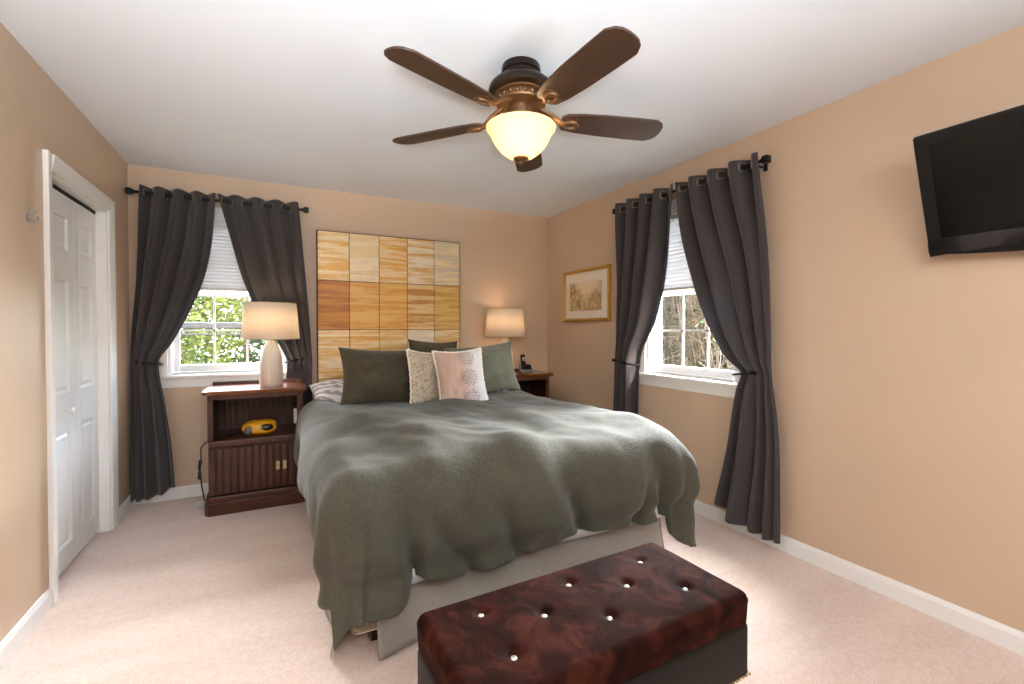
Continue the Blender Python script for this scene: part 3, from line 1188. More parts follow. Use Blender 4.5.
for r in range(4):
    for c in range(5):
        xa = HX0 + .006 + tw * c
        zb_ = HZ1 - .006 - thh * r
        g = .0022
        t_ = bmesh.new()
        bmesh.ops.create_cube(t_, size=1)
        for v in t_.verts:
            v.co = Vector((xa + g + (v.co.x + .5) * (tw - 2 * g), HY - .052 + (v.co.y + .5) * .008, zb_ - thh + g + (v.co.z + .5) * (thh - 2 * g)))
        bmesh.ops.bevel(t_, geom=t_.edges[:], offset=.002, segments=1, affect='EDGES')
        bmesh.ops.recalc_face_normals(t_, faces=t_.faces[:])
        vm = {v: bmh.bm.verts.new(v.co) for v in t_.verts}
        for f in t_.faces:
            nf_ = bmh.bm.faces.new([vm[v] for v in f.verts])
            for lp in nf_.loops:
                lp[la] = tuple(q * k_ for q, k_ in zip(lin(rowcols[r][c][0]), (.98, .93, .84, 1)))
                lp[lb] = tuple(q * k_ for q, k_ in zip(lin(rowcols[r][c][1]), (.98, .93, .86, 1)))
        t_.free()
bmh.build('leaf_tiles', M['leaf_art'], hb, smooth=False)

# ------------------------------------------------------------------ bed
BX0, BX1, BY0, BY1 = .255, 1.835, 1.835, 4.02
bed = thing('bed', ((BX0 + BX1) / 2, (BY0 + BY1) / 2, 0), 'queen bed with white box spring and taupe bed skirt, seen under the olive comforter', 'bed')
MB().box(BX0, BX1, BY0, BY1, .34, .60, .045, 4).build('mattress', M['ticking'], bed)
bs = MB().box(BX0, BX1, BY0, BY1, .075, .335, .02, 3).build('box_spring', M['ticking'], bed)
b = MB()
e = .004
b.box(BX0 - e, BX1 + e, BY0 - e, BY1 + e, .082, .125, .018, 2)
b.build('brocade_band', M['brocade'], bs)
for xx in (BX0 + .08, BX1 - .14):
    for yy in (BY0 + .06, BY1 - .12):
        MB().box(xx, xx + .06, yy, yy + .06, 0, .08, .006).build('leg', M['foot'], bed, smooth=False)


def skirt_panel(p0, p1, out, z1, seed, flare=.035, ends=(0., 0.)):
    """hanging cloth between two points, pleated slightly, flaring towards the floor"""
    p0, p1, out = Vector(p0), Vector(p1), Vector(out)

    def fn(u, v):
        z = z1 + (.012 - z1) * v
        f = .006 * math.sin(u * 31 + seed) + .012 * noise.noise((u * 6, v * 1.5, seed))
        p = p0.lerp(p1, u) + out * (.012 + flare * v ** 1.4 + f * v)
        p += out * (ends[0] * (1 - smooth01(u / .10)) + ends[1] * smooth01((u - .90) / .10)) * v
        p.z = z
        return p
    b = MB().grid(fn, 90, 16)
    o = b.build('bed_skirt', M['skirt'], bed, angle=80)
    solidify(o, .003)
    return o


skirt_panel((BX0, BY1 - .1, 0), (BX0, BY0 + .015, 0), (-1, 0, 0), .345, 1.0, .045, (0, .02))
skirt_panel((BX0 + .085, BY0, 0), (BX1 - .02, BY0, 0), (0, -1, 0), .345, 2.0, .035, (.02, 0.02))
skirt_panel((BX1, BY0 + .02, 0), (BX1, BY1 - .1, 0), (1, 0, 0), .345, 3.0, .045, (.02, 0))


# flat sheet showing between comforter and skirt along sides and foot
def sheet_fn(u, v):
    pts = [Vector((BX0, BY1 - .25, 0)), Vector((BX0, BY0, 0)), Vector((BX1, BY0, 0)), Vector((BX1, BY1 - .25, 0))]
    rad = .05
    path = []
    path.append((pts[0], Vector((-1, 0, 0))))
    path.append((Vector((BX0, BY0 + rad, 0)), Vector((-1, 0, 0))))
    for k in range(1, 6):
        a = PI + PI / 2 * k / 6
        path.append((Vector((BX0 + rad + rad * math.cos(a), BY0 + rad + rad * math.sin(a), 0)), Vector((math.cos(a), math.sin(a), 0))))
    path.append((Vector((BX0 + rad, BY0, 0)), Vector((0, -1, 0))))
    path.append((Vector((BX1 - rad, BY0, 0)), Vector((0, -1, 0))))
    for k in range(1, 6):
        a = 1.5 * PI + PI / 2 * k / 6
        path.append((Vector((BX1 - rad + rad * math.cos(a), BY0 + rad + rad * math.sin(a), 0)), Vector((math.cos(a), math.sin(a), 0))))
    path.append((Vector((BX1, BY0 + rad, 0)), Vector((1, 0, 0))))
    path.append((pts[3], Vector((1, 0, 0))))
    ls = [0]
    for (a, _), (c, _) in zip(path, path[1:]):
        ls.append(ls[-1] + (c - a).length)
    d = u * ls[-1]
    i = 0
    while i < len(ls) - 2 and ls[i + 1] < d:
        i += 1
    f = (d - ls[i]) / max(1e-6, ls[i + 1] - ls[i])
    p = path[i][0].lerp(path[i + 1][0], f)
    o = path[i][1].lerp(path[i + 1][1], f).normalized()
    z = .56 + (.27 + .03 * noise.noise((u * 14, 3, 0)) - .56) * v
    p = p + o * (.030 + .018 * v + .012 * v * noise.noise((u * 40, v * 2, 7)))
    p.z = z
    return p


solidify(MB().grid(sheet_fn, 220, 10).build('sheet', M['sheet'], bed, angle=80), .003)
MB().box(BX0 + .03, BX1 - .03, 3.45, BY1 - .02, .595, .625, .012, 2).build('fitted_sheet', M['sheet'], bed)

# comforter: rounded drape over three edges, lower at the two foot corners
CX0, CX1, CY0 = BX0 + .02, BX1 - .02, BY0 + .02
CYH = 3.62


def comforter_fn(s, t):
    """s across (0 = left mattress edge .. w = right), t from the head towards the foot"""
    w, L = CX1 - CX0, CYH - CY0
    ox = -s if s < 0 else (s - w if s > w else 0.)
    sx = -1 if s < 0 else 1
    oy = max(0., t - L)
    q = max(ox, oy)
    ang = math.atan2(oy, ox) if q > 0 else 0.
    if ox > 0 and oy > 0:
        q *= 1 + .13 * math.sin(2 * ang) ** 2
    rgt = 1.0 if sx > 0 else 0.
    ca, sa = math.cos(ang), math.sin(ang)
    rad = .15 * ca * ca + .20 * sa * sa + .06 * rgt * ca * ca
    bx = min(max(s, 0), w)
    bt = min(t, L)
    if q < rad * PI / 2:
        out, down = rad * math.sin(q / rad), rad * (1 - math.cos(q / rad))
    else:
        e_ = q - rad * PI / 2
        out, down = rad + e_ * .10, rad + e_ * .985
    hang = smooth01((q - .06) / .32)
    # broad filled lobes on the hanging part, a few creases gathering at the hem
    along = (bt * 1.0 if ox > 0 and oy == 0 else bx) + ang * .42
    lobes = .026 * math.sin(along * 7.3 + 1.9 * math.sin(along * 2.9 + sx)) + .034 * noise.noise((along * 3.1, q * 1.3, 5 + sx))
    crease = abs(math.sin(along * 4.6 + .8 * math.sin(along * 3.3) + sx * .7)) ** .35
    low = smooth01((q - .14) / .32)
    fold = lobes - (.085 if oy == 0 else .0) * (1 - crease) * low
    corner = math.sin(2 * ang) if ox > 0 and oy > 0 else 0.
    fold += corner * (.016 * math.sin(ang * 7 + .6 * sx) - .010)
    if oy > 0 and corner < .5:
        up = max(0., .56 - q)
        for xp, tilt, dep in ((.21, -.20, .095), (.44, -.75, .055), (.66, -.45, .05), (1.02, -.55, .055), (1.28, .30, .07), (1.50, -.25, .085)):
            g = math.exp(-((bx - xp - tilt * up) / (.028 + .13 * up)) ** 2)
            fold -= dep * g * smooth01((q - .05) / .40)
    out += hang * fold
    # the filled hem tucks back towards the bed
    out -= .075 * smooth01((q - .34) / .16) ** 2 * (1 - .5 * corner)
    x = CX0 + bx + sx * out * math.cos(ang) if q > 0 else CX0 + bx
    y = CYH - bt - out * math.sin(ang)
    # hem tucks back under, as a filled edge does
    z = .720 - down
    # crown and puffs of the filling
    inner = (1 - hang)
    cu, ct = (bx / w - .5) * 2, bt / L
    z += inner * (.020 * (1 - cu * cu) + .014 * smooth01(ct * 3) )
    pf = .050 * noise.noise((x * 2.2, y * 1.9, 1.5)) + .026 * noise.noise((x * 4.6, y * 3.2, 8.5)) + .006 * noise.noise((x * 11, y * 8, 3))
    z += inner * pf
    # soft creases running to the foot edge
    z += inner * .010 * math.sin(x * 16 + 2.5 * math.sin(y * 2.2)) * smooth01((ct - .55) / .4)
    nr = Vector((sx * math.cos(ang), -math.sin(ang), 0)) if q > 0 else Vector()
    pj = .020 * noise.noise((x * 5, y * 5, z * 4)) + .007 * noise.noise((x * 14, y * 14, z * 9))
    x += nr.x * pj * hang
    y += nr.y * pj * hang
    return Vector((x, y, max(z, .05)))


w_, L_ = CX1 - CX0, CYH - CY0
OVL, OVR, OVF = .50, .56, .54


def hem_len(s_raw, t_raw):
    return s_raw, t_raw


NU, NV = 210, 190


def com_grid(u, v):
    s = -OVL + (w_ + OVL + OVR) * u
    t = (L_ + OVF * (1 + .07 * noise.noise((s * 3.1, 2, 4)) + .04 * math.sin(s * 4.6)
                  + .19 * (1 - smooth01((s - .10) / .13)) + .16 * smooth01((s - w_ + .02) / .10))) * v
    # rounded cloth corner at the foot
    return comforter_fn(s, t)


cb = MB().grid(com_grid, NU, NV)
com = cb.build('comforter', M['comforter'], origin=((CX0 + CX1) / 2, (CY0 + CYH) / 2, .62), angle=120)
solidify(com, .035, -1)
tag(com, 'puffy olive green comforter draped over the bed', 'comforter')


# ------------------------------------------------------------------ pillows
def pillow(name, loc, w, h, d, rot, mat, label, cat='pillow', seed=0., pinch=.10, flange=0., fringe=None, group=None):
    """pillow standing in its local x-z plane, centre at loc; rot = Euler (lean, roll, yaw)"""
    b = MB()
    nu, nv = 44, 34

    def fn(side):
        def f(u, v):
            a, c = 2 * u - 1, 2 * v - 1
            a = math.sin(a * PI / 2)
            c = math.sin(c * PI / 2)
            x = w / 2 * a * (1 - pinch * (1 - c * c) * abs(a))
            z = h / 2 * c * (1 - pinch * (1 - a * a) * abs(c))
            th = (max(0, 1 - a * a) ** .55) * (max(0, 1 - c * c) ** .55)
            wr = 1 + .30 * noise.noise((a * 1.8 + seed, c * 1.8, side * 2 + seed)) + .15 * noise.noise((a * 5 + seed, c * 5, side * 3))
            y = side * d / 2 * th * wr
            z -= .02 * h * th
            return Vector((x, y, z))
        return f
    b.grid(fn(-1), nu, nv)
    b.grid(fn(1), nu, nv)
    bmesh.ops.remove_doubles(b.bm, verts=b.bm.verts[:], dist=1e-4)
    o = b.build(name, mat, angle=100)
    o.location = loc
    o.rotation_euler = rot
    tag(o, label, cat, group)
    if fringe:
        q = MB()
        pts = []
        for k in range(120):
            a = k / 30
            i, f = int(a), a - int(a)
            p = [(-1 + 2 * f, -1), (1, -1 + 2 * f), (1 - 2 * f, 1), (-1, 1 - 2 * f)][i]
            x = w / 2 * p[0] * (1 - pinch * (1 - p[1] ** 2) * abs(p[0]))
            z = h / 2 * p[1] * (1 - pinch * (1 - p[0] ** 2) * abs(p[1]))
            jit = .004 * math.sin(k * 2.4)
            pts.append((x * (1 + jit), .004 * math.sin(k * 1.9), z * (1 + jit)))
        q.tube(pts, [.006 + .003 * (k % 2) for k in range(120)], 6, closed=True)
        q.build('trim_cord', fringe, o, local=True)
    return o


def pil(name, X, Y, Z, w, h, d, lean, roll, yaw, mat, label, **kw):
    return pillow(name, (X, Y, Z), w, h, d, (R(lean), R(roll), R(yaw)), mat, label, **kw)


# sleeping pillows lying on the mattress, shams leaning on them, two small cushions in front
pil('pillow', .60, 3.78, .755, .72, .42, .22, -72, 0, 2, M['stripe'], 'grey striped pillow lying under the dark olive pillow, at the bed edge by the lamp', seed=3, pinch=.04)
pil('pillow', 1.50, 3.78, .755, .70, .42, .22, -72, 0, -2, M['stripe'], 'grey striped pillow lying under the grey-green pillow, toward the corner lamp', seed=6, pinch=.04)
pil('pillow', 1.23, 3.86, .955, .46, .44, .14, -14, 3, 3, M['sham'], 'dark pillow peeking up behind the two small patterned cushions', seed=7)
pil('pillow', .70, 3.48, .920, .60, .43, .22, -22, 3, 4, M['sham'], 'large dark olive pillow on the side of the bed by the window lamp', seed=1)
pil('pillow', 1.54, 3.52, .930, .60, .43, .20, -18, -5, -6, M['sham_g'], 'large grey-green pillow on the corner lamp side of the bed', seed=2)
pil('cushion', 1.01, 3.30, .900, .34, .42, .14, -16, 5, 14, M['floral'], 'small floral cushion wedged between the olive pillow and the blush cushion', cat='cushion', seed=4, fringe=M['mat'])
pil('cushion', 1.20, 3.13, .895, .37, .46, .15, -18, -3, -4, M['medallion'], 'blush cushion with grey rosettes in front of all the other pillows', cat='cushion', seed=5, fringe=M['mat'])

# ------------------------------------------------------------------ tufted storage ottoman
OT = thing('storage_ottoman', (.882, 1.175, 0), 'brown tufted storage ottoman with velvet lid at the foot of the bed', 'ottoman', None, R(1.8))
OW, OD, OH = 1.005, .44, .405
L = dict(local=True, parent=OT)
ob = MB().box(-OW / 2 + .004, OW / 2 - .004, -OD / 2 + .004, OD / 2 - .004, .115, .30, .020, 4)
ob.build('box', M['leather'], **L)
BUT = [(x_, y_) for y_, xs in ((.123, (-.322, .009, .340)), (.020, (-.157, .176)), (-.085, (-.322, .009, .340))) for x_ in xs]


def round_plan(x, y, w, d, r=.032):
    dx, dy = abs(x) - (w / 2 - r), abs(y) - (d / 2 - r)
    if dx > 0 and dy > 0:
        k = max(dx, dy) / math.hypot(dx, dy)
        x = math.copysign(w / 2 - r + dx * k, x)
        y = math.copysign(d / 2 - r + dy * k, y)
    return x, y


def lid_top(u, v):
    a, c = 2 * u - 1, 2 * v - 1
    x, y = a * OW / 2, c * OD / 2
    ex, ey = (1 - abs(a)) * OW / 2, (1 - abs(c)) * OD / 2
    r = .028
    k = 0
    for e_ in (ex, ey):
        if e_ < r:
            k = max(k, 1 - math.sqrt(max(0, 1 - ((r - e_) / r) ** 2)))
    z = OH - r * k + .010 * (1 - a * a) * (1 - c * c) - .006
    for bx, by in BUT:
        d2 = (x - bx) ** 2 + (y - by) ** 2
        z -= .016 * math.exp(-d2 / (.020 ** 2)) + .006 * math.exp(-d2 / (.06 ** 2))
    z += .004 * noise.noise((x * 9, y * 9, 2)) * min(1, min(ex, ey) / .05)
    x, y = round_plan(x, y, OW, OD)
    return Vector((x, y, z))


lid = MB()
nu, nv = 150, 70
lid.grid(lid_top, nu, nv)
# lid sides, slightly puffed


def lid_side(u, v):
    per = [(-1, -1), (1, -1), (1, 1), (-1, 1)]
    a = u * 4
    i, f = int(a) % 4, a - int(a)
    p, q = per[i], per[(i + 1) % 4]
    c = (p[0] + (q[0] - p[0]) * f, p[1] + (q[1] - p[1]) * f)
    zt_ = OH - .029
    z = zt_ + (.304 - zt_) * v
    x, y = round_plan(c[0] * OW / 2, c[1] * OD / 2, OW, OD)
    return Vector((x * (1 - .006 * v), y * (1 - .014 * v), z))


lid.grid(lid_side, 160, 6, wrap=True)
lid.bm.faces.new([lid.bm.verts.new((sx * OW / 2 * .975, sy * OD / 2 * .95, .304)) for sx, sy in ((-1, -1), (1, -1), (1, 1), (-1, 1))])
lo_ = lid.build('lid', M['velvet'], angle=60, **L)
for bx, by in BUT:
    z = lid_top(bx / OW + .5, by / OD + .5).z
    MB().lathe([(.010, -.004), (.011, .002), (.009, .005), (.004, .007)], (bx, by, z), 14).build('tuft_button', M['crystal'], local=True, parent=lo_)
nh = MB()
for k in range(62):
    x = -OW / 2 + .008 + (OW - .016) * k / 61
    for y, s in ((-OD / 2 + .003, -1), (OD / 2 - .003, 1)):
        nh.ball((x, y, .128), .0055, 8, 5, (1, .6, 1))
for k in range(27):
    y = -OD / 2 + .016 + (OD - .032) * k / 26
    for x in (-OW / 2 + .003, OW / 2 - .003):
        nh.ball((x, y, .128), .0055, 8, 5, (.6, 1, 1))
nh.build('nailhead_trim', M['nail'], **L)
for sx in (-1, 1):
    for sy in (-1, 1):
        MB().prism([(sx * (OW / 2 - .06) - .022, sy * (OD / 2 - .06) - .022), (sx * (OW / 2 - .06) + .022, sy * (OD / 2 - .06) - .022),
                    (sx * (OW / 2 - .06) + .022, sy * (OD / 2 - .06) + .022), (sx * (OW / 2 - .06) - .022, sy * (OD / 2 - .06) + .022)], 0, .118, 'z', .006).build('leg', M['foot'], smooth=False, **L)

# ------------------------------------------------------------------ framed picture
pf_ = thing('framed_picture', (XR, 3.484, 1.335), 'gold framed sepia landscape print beside the right-hand wall curtain', 'framed picture')
ya, yb, za, zb = 3.130, 3.838, 1.335, 1.822


def frame_ring(b, ins0, ins1, x0, x1):
    o = [(ya + ins0, za + ins0), (yb - ins0, za + ins0), (yb - ins0, zb - ins0), (ya + ins0, zb - ins0)]
    i = [(ya + ins1, za + ins1), (yb - ins1, za + ins1), (yb - ins1, zb - ins1), (ya + ins1, zb - ins1)]
    vo0 = [b.bm.verts.new((XR - .001, *p)) for p in o]
    vo = [b.bm.verts.new((XR - x0, *p)) for p in o]
    vi = [b.bm.verts.new((XR - x1, *p)) for p in i]
    vi0 = [b.bm.verts.new((XR - .001, *p)) for p in i]
    for k in range(4):
        j = (k + 1) % 4
        for r_, s_ in ((vo0, vo), (vo, vi), (vi, vi0)):
            b.bm.faces.new((r_[k], r_[j], s_[j], s_[k]))


b = MB()
frame_ring(b, 0, .012, .030, .036)
frame_ring(b, .012, .030, .034, .022)
b.build('frame', M['gold'], pf_, smooth=False)
MB().box(XR - .014, XR - .004, ya + .028, yb - .028, za + .028, zb - .028).build('mat_board', M['mat'], pf_, smooth=False)
MB().box(XR - .0155, XR - .0135, 3.245, 3.735, 1.435, 1.705).build('print', M['print'], pf_, smooth=False)

# ------------------------------------------------------------------ television
tv = thing('television', (2.44, .51, 1.58), 'black flat screen television tilted down on the right-hand wall', 'television')
TWd, THt = .84, .515
tvm = Matrix.Translation((2.435, .946 - TWd / 2, 1.8125)) @ Matrix.Rotation(R(-90), 4, 'Z') @ Matrix.Rotation(R(19.3), 4, 'X')


def tvbox(*a, **k):
    return MB().box(*a, **k).transform(tvm)


# local: x across, y out of the back, z up; screen faces -y
b = MB()
b.box(-TWd / 2, TWd / 2, -.004, .030, -THt / 2 + .05, THt / 2, .010, 3)
# chin with the swept lower edge
n = 24
pts = [(-TWd / 2, -THt / 2 + .06)] + [(-TWd / 2 + TWd * k / n, -THt / 2 + (.0 if True else 0) - .0 + .018 * (2 * k / n - 1) ** 2 - .018 * math.cos((2 * k / n - 1) * PI / 2) * .6) for k in range(n + 1)] + [(TWd / 2, -THt / 2 + .06)]
b.prism(pts[::-1], -.004, .026, 'y', .003)
b.transform(tvm).build('cabinet', M['black'], tv)
tvbox(-TWd / 2 + .05, TWd / 2 - .05, -.0055, -.002, -THt / 2 + .085, THt / 2 - .05).build('screen', M['screen'], tv, smooth=False)
b = MB()
for a_ in ((-TWd / 2 + .006, TWd / 2 - .006, THt / 2 - .05, THt / 2 - .006), (-TWd / 2 + .006, -TWd / 2 + .05, -THt / 2 + .085, THt / 2 - .05), (TWd / 2 - .05, TWd / 2 - .006, -THt / 2 + .085, THt / 2 - .05)):
    b.box(a_[0], a_[1], -.009, -.003, a_[2], a_[3], .002)
b.transform(tvm).build('bezel', M['black'], tv, smooth=False)
pts = [(-TWd / 2 + .006, -THt / 2 + .084)] + [(-TWd / 2 + .006 + (TWd - .012) * k / n, -THt / 2 + .008 + .020 * math.sin(PI * k / n)) for k in range(n + 1)] + [(TWd / 2 - .006, -THt / 2 + .084)]
MB().prism(pts[::-1], -.011, -.003, 'y', .002).transform(tvm).build('lower_bezel', M['black_gloss'], tv, smooth=False)
MB().box(-.22, .22, .028, .048, -.17, .14, .012).transform(tvm).build('back_cover', M['black'], tv)
MB().box(XR - .012, XR, .36, .66, 1.72, 1.98, .003).build('wall_plate', M['iron'], tv, smooth=False)
for ya_ in (.40, .58):
    MB().box(2.505, XR - .01, ya_, ya_ + .04, 1.80, 1.86, .004).build('mount_arm', M['iron'], tv, smooth=False)

# ------------------------------------------------------------------ wall hook
wh = thing('wall_hook', (XL, 2.665, 1.728), 'small metal hook on the wall left of the closet door', 'hook')
MB().ball((XL + .002, 2.665, 1.735), .012, 12, 8, (.35, 1, 1.7)).build('backplate', M['silver_p'], wh)
MB().tube([(XL + .004, 2.665, 1.73), (XL + .022, 2.665, 1.718), (XL + .034, 2.662, 1.728), (XL + .036, 2.66, 1.742)], .0035, 8).build('prong', M['silver_p'], wh)
MB().tube([(XL + .004, 2.665, 1.745), (XL + .020, 2.668, 1.752), (XL + .028, 2.672, 1.764)], .0035, 8).build('prong', M['silver_p'], wh)

# ------------------------------------------------------------------ ceiling fan
FX, FY = .988, 1.830
fan = thing('ceiling_fan', (FX, FY, ZC), 'bronze ceiling fan with five wooden blades and a lit glass bowl', 'ceiling fan')
C0 = (FX, FY, 0)
MB().lathe([(.06, 2.44), (.084, 2.438), (.087, 2.430), (.087, 2.410), (.080, 2.406), (.080, 2.392), (.070, 2.388), (.064, 2.384), (.064, 2.372)], C0, 48).build('canopy', M['bronze'], fan)
MB().lathe([(.062, 2.378), (.085, 2.377), (.118, 2.368), (.138, 2.350), (.145, 2.334), (.143, 2.320), (.126, 2.312), (.106, 2.309)], C0, 56).build('motor_housing', M['bronze'], fan)
b = MB().lathe([(.106, 2.314), (.117, 2.311), (.117, 2.304), (.101, 2.299), (.103, 2.279), (.112, 2.274), (.110, 2.266), (.085, 2.259), (.064, 2.256)], C0, 56)
for k in range(20):
    a = 2 * PI * k / 20
    b.ball((FX + .103 * math.cos(a), FY + .103 * math.sin(a), 2.289), .009, 8, 6, (1, 1, 1.1))
b.build('decorative_band', M['antique'], fan)
MB().lathe([(.055, 2.262), (.055, 2.225), (.064, 2.220), (.064, 2.200), (.088, 2.192), (.118, 2.180), (.126, 2.172), (.118, 2.166)], C0, 48).build('light_fitter', M['antique'], fan)
bo = MB().lathe([(.152, 2.171), (.157, 2.166), (.155, 2.158), (.143, 2.149), (.134, 2.128), (.116, 2.094), (.092, 2.064), (.060, 2.040), (.022, 2.030), (.004, 2.029)], C0, 56, close=False).build('glass_bowl', M['bowl'], fan)
solidify(bo, .004, -1)
MB().lathe([(.020, 2.037), (.034, 2.033), (.036, 2.027), (.024, 2.021), (.013, 2.015), (.014, 2.009), (.008, 2.003), (.003, 2.000)], C0, 24).build('finial', M['antique'], fan)
for k in range(3):
    a = 2 * PI * k / 3 + .4
    MB().ball((FX + .05 * math.cos(a), FY + .05 * math.sin(a), 2.122), .020, 12, 8, (1, 1, 1.3)).build('bulb', M['bulb'], fan)
lamp('fan_light', 'POINT', (FX, FY, 2.115), 3.6, (1.0, .76, .48), shadow_soft_size=.05)

BZ = 2.212


def blade_mesh():
    """blade along +x, pitched; clipped tip and rounded root"""
    r0, r1 = .185, .685
    prof = [(r0, .034), (r0 + .02, .053), (r0 + .08, .064), (r0 + .20, .073), (r0 + .34, .076), (r1 - .050, .076), (r1 - .018, .058), (r1 - .004, .036), (r1, .012)]
    pts = [(x, y) for x, y in prof] + [(x, -y) for x, y in prof[::-1]]
    return MB().prism(pts, -.0045, .0045, 'z', .002)


def iron_mesh():
    b = MB()
    # arm from the hub, dipping under the blade, ending in a pierced plate
    b.tube([(.085, 0, .056), (.115, .004, .040), (.145, 0, .026), (.178, 0, .002), (.205, 0, -.012)], [.012, .012, .011, .011, .010], 10, flat=1.3)
    ring = []
    for k in range(24):
        a = 2 * PI * k / 24
        ring.append((.235 + .030 * math.cos(a), .022 * math.sin(a), -.012))
    b.tube(ring, .0085, 8, closed=True)
    b.prism([(.206, -.030), (.26, -.038), (.272, -.02), (.272, .02), (.26, .038), (.206, .030)], -.0085, -.0045, 'z')
    return b


blade0 = None
for k in range(5):
    ang = R(201 - 72 * k)
    if blade0 is None:
        tip = Matrix.Translation((FX, FY, BZ)) @ Matrix.Rotation(ang, 4, 'Z') @ Matrix.Rotation(R(-12), 4, 'X')
        blade0 = blade_mesh().build('blade', M['blade'], fan, smooth=False, local=True)
        blade0.location = (0, 0, BZ - ZC)
        blade0.rotation_euler = (R(-12), 0, ang)
        iron0 = iron_mesh().build('blade_iron', M['antique'], blade0, local=True)
    else:
        o = blade0.copy()
        COL.objects.link(o)
        o.parent = fan
        o.rotation_euler = (R(-12), 0, ang)
        i_ = iron0.copy()
        COL.objects.link(i_)
        i_.parent = o

# ------------------------------------------------------------------ outdoors
GZ = -.9
g = MB().box(-40, 50, YB + TH + .05, 60, GZ - .1, GZ).box(XR + TH + .05, 50, -30, YB + TH + .05, GZ - .1, GZ).build('ground', M['lawn'], smooth=False)
struct(g)


def leafy_tree(name, loc, h, r, n, mat, label, seed, leaf=.07, low=.15, group=None):
    rnd = random.Random(seed)
    t = thing(name, loc, label, 'tree', group)
    b = MB()
    L_ = Vector(loc)
    b.tube([L_, L_ + Vector((.04, 0, h * .3)), L_ + Vector((-.03, .05, h * .6)), L_ + Vector((.02, 0, h * .9))], [.09, .075, .05, .02], 8)
    for k in range(9):
        a = rnd.uniform(0, 2 * PI)
        z = h * rnd.uniform(.2, .75)
        e_ = Vector((math.cos(a), math.sin(a), .6)) * r * rnd.uniform(.5, .85)
        b.tube([L_ + Vector((0, 0, z)), L_ + Vector((0, 0, z)) + e_ * .5 + Vector((0, 0, -.03)), L_ + Vector((0, 0, z)) + e_], [.03, .02, .008], 6)
    b.build('trunk', M['bark'], t)
    f = MB()
    for _ in range(n):
        while True:
            p = Vector((rnd.uniform(-1, 1), rnd.uniform(-1, 1), rnd.uniform(-1, 1)))
            if .35 < p.length < 1 and noise.noise(p * 2.6 + Vector((seed, 0, 0))) > -.18:
                break
        c = L_ + Vector((p.x * r, p.y * r, h * (low + (1 - low) * (p.z * .5 + .5))))
        u = Vector((rnd.uniform(-1, 1), rnd.uniform(-1, 1), rnd.uniform(-.6, .6))).normalized()
        v = u.cross(Vector((rnd.uniform(-1, 1), rnd.uniform(-1, 1), rnd.uniform(-1, 1)))).normalized()
        s = leaf * rnd.uniform(.6, 1.3)
        q = [f.bm.verts.new(c + u * s), f.bm.verts.new(c + v * s * .45), f.bm.verts.new(c - u * s * .8), f.bm.verts.new(c - v * s * .45)]
        f.bm.faces.new(q)
    f.build('foliage', mat, t, smooth=False, recalc=False)
    return t


def bare_shrub(loc, h, r, n, label, seed, mat, leaves=0):
    rnd = random.Random(seed)
    t = thing('shrub', loc, label, 'shrub')
    L_ = Vector(loc)
    b = MB()
    for _ in range(n):
        a = rnd.uniform(0, 2 * PI)
        q = rnd.uniform(.1, 1)
        top = L_ + Vector((math.cos(a) * r * q, math.sin(a) * r * q, h * rnd.uniform(.35, 1)))
        base = L_ + Vector((math.cos(a) * r * q * .35, math.sin(a) * r * q * .35, h * rnd.uniform(0, .3)))
        mid = base.lerp(top, .5) + Vector((rnd.uniform(-.15, .15), rnd.uniform(-.15, .15), rnd.uniform(0, .15)))
        w = rnd.uniform(.005, .012)
        b.tube([base, mid, top], [w, w * .8, w * .3], 4)
        for _k in range(7):
            s_ = base.lerp(top, rnd.uniform(.2, 1))
            e_ = s_ + Vector((rnd.uniform(-.4, .4), rnd.uniform(-.4, .4), rnd.uniform(-.25, .30)))
            b.tube([s_, e_], [w * .55, w * .25], 3)
    b.build('branches', mat, t, smooth=False, recalc=False)
    if leaves:
        f = MB()
        for _ in range(leaves):
            a = rnd.uniform(0, 2 * PI)
            q = rnd.uniform(.0, 1) ** .5
            c = L_ + Vector((math.cos(a) * r * q, math.sin(a) * r * q, h * rnd.uniform(.05, .95)))
            u = Vector((rnd.uniform(-1, 1), rnd.uniform(-1, 1), rnd.uniform(-.6, .6))).normalized()
            v = u.cross(Vector((rnd.uniform(-1, 1), rnd.uniform(-1, 1), 1))).normalized()
            s = .05 * rnd.uniform(.6, 1.3)
            f.bm.faces.new([f.bm.verts.new(c + u * s), f.bm.verts.new(c + v * s * .45), f.bm.verts.new(c - u * s * .8), f.bm.verts.new(c - v * s * .45)])
        f.build('foliage', M['leaf_d'], t, smooth=False, recalc=False)
    return t


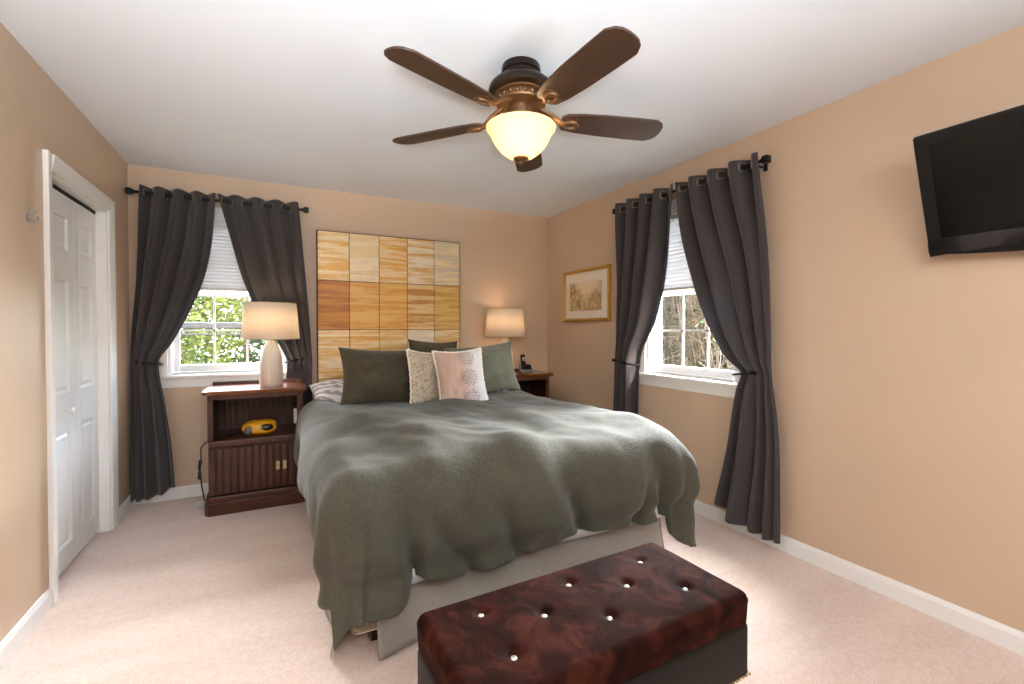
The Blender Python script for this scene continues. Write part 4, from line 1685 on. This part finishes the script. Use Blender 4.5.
leafy_tree('tree', (-1.5, 8.6, GZ), 4.6, 1.1, 8000, M['leaf_l'], 'yellow-green tree outside, at the curtain side of the window beside the closet', 11, .055, .08)
leafy_tree('tree', (-.6, 11.8, GZ), 5.2, 1.5, 8000, M['leaf_m'], 'mid-green tree filling the middle of the window beside the closet', 12, .065, .06)
leafy_tree('tree', (.40, 9.4, GZ), 3.6, .8, 4000, M['leaf_d'], 'dark green tree outside, seen just beside the ivory window lamp', 13, .055, .05)
# slate-coloured rail crossing the view outside
rl = thing('deck_railing', (-.6, 6.6, GZ), 'dark slate rail crossing the greenery outside the window beside the closet', 'railing')
MB().box(-3.2, 2.2, 6.55, 6.65, 1.272, 1.345, .008).build('top_rail', M['slate'], rl, smooth=False)
MB().box(-3.2, 2.2, 6.58, 6.62, 1.19, 1.21, .004).build('lower_rail', M['slate'], rl, smooth=False)
for xx in (-3.15, 2.15):
    MB().box(xx - .05, xx + .05, 6.55, 6.65, GZ, 1.272, .006).build('post', M['slate'], rl, smooth=False)
# pale house far beyond
hs_ = thing('house', (2.0, 24, GZ), 'pale house glimpsed through the trees, outside the window beside the closet', 'house')
MB().box(-2.4, 5.5, 22, 28, GZ, 3.6).build('wall', M['siding'], hs_, smooth=False)
MB().prism([(21.5, 3.6), (28.5, 3.6), (25, 6.2)], -2.8, 5.9, 'x').build('roof', M['roof'], hs_, smooth=False)
for xx in (-1.4, .6, 2.6):
    fr = MB().box(xx, xx + .9, 21.95, 22.02, .6, 2.0).build('window', M['trim'], hs_, smooth=False)
    MB().box(xx + .07, xx + .83, 21.93, 21.96, .67, 1.93).build('pane', M['black_glass'], fr, smooth=False)

bare_shrub((4.9, 3.7, GZ), 3.7, .8, 620, 'tangled twiggy shrub outside, at the long curtain side of the right-hand wall window', 21, M['twig'], 1500)
bare_shrub((5.7, 5.75, GZ), 3.9, .85, 640, 'tangled twiggy shrub outside, at the picture side of the right-hand wall window', 22, M['twig'], 1500)
bare_shrub((8.1, 7.0, GZ), 4.4, 1.2, 700, 'tall bare shrub standing further back outside the right-hand wall window', 23, M['twig'], 2600)
leafy_tree('tree', (11.2, 9.9, GZ), 6.0, 2.3, 8000, M['leaf_d'], 'dark green tree behind the bare shrubs outside the right-hand wall window', 24, .10, .02)
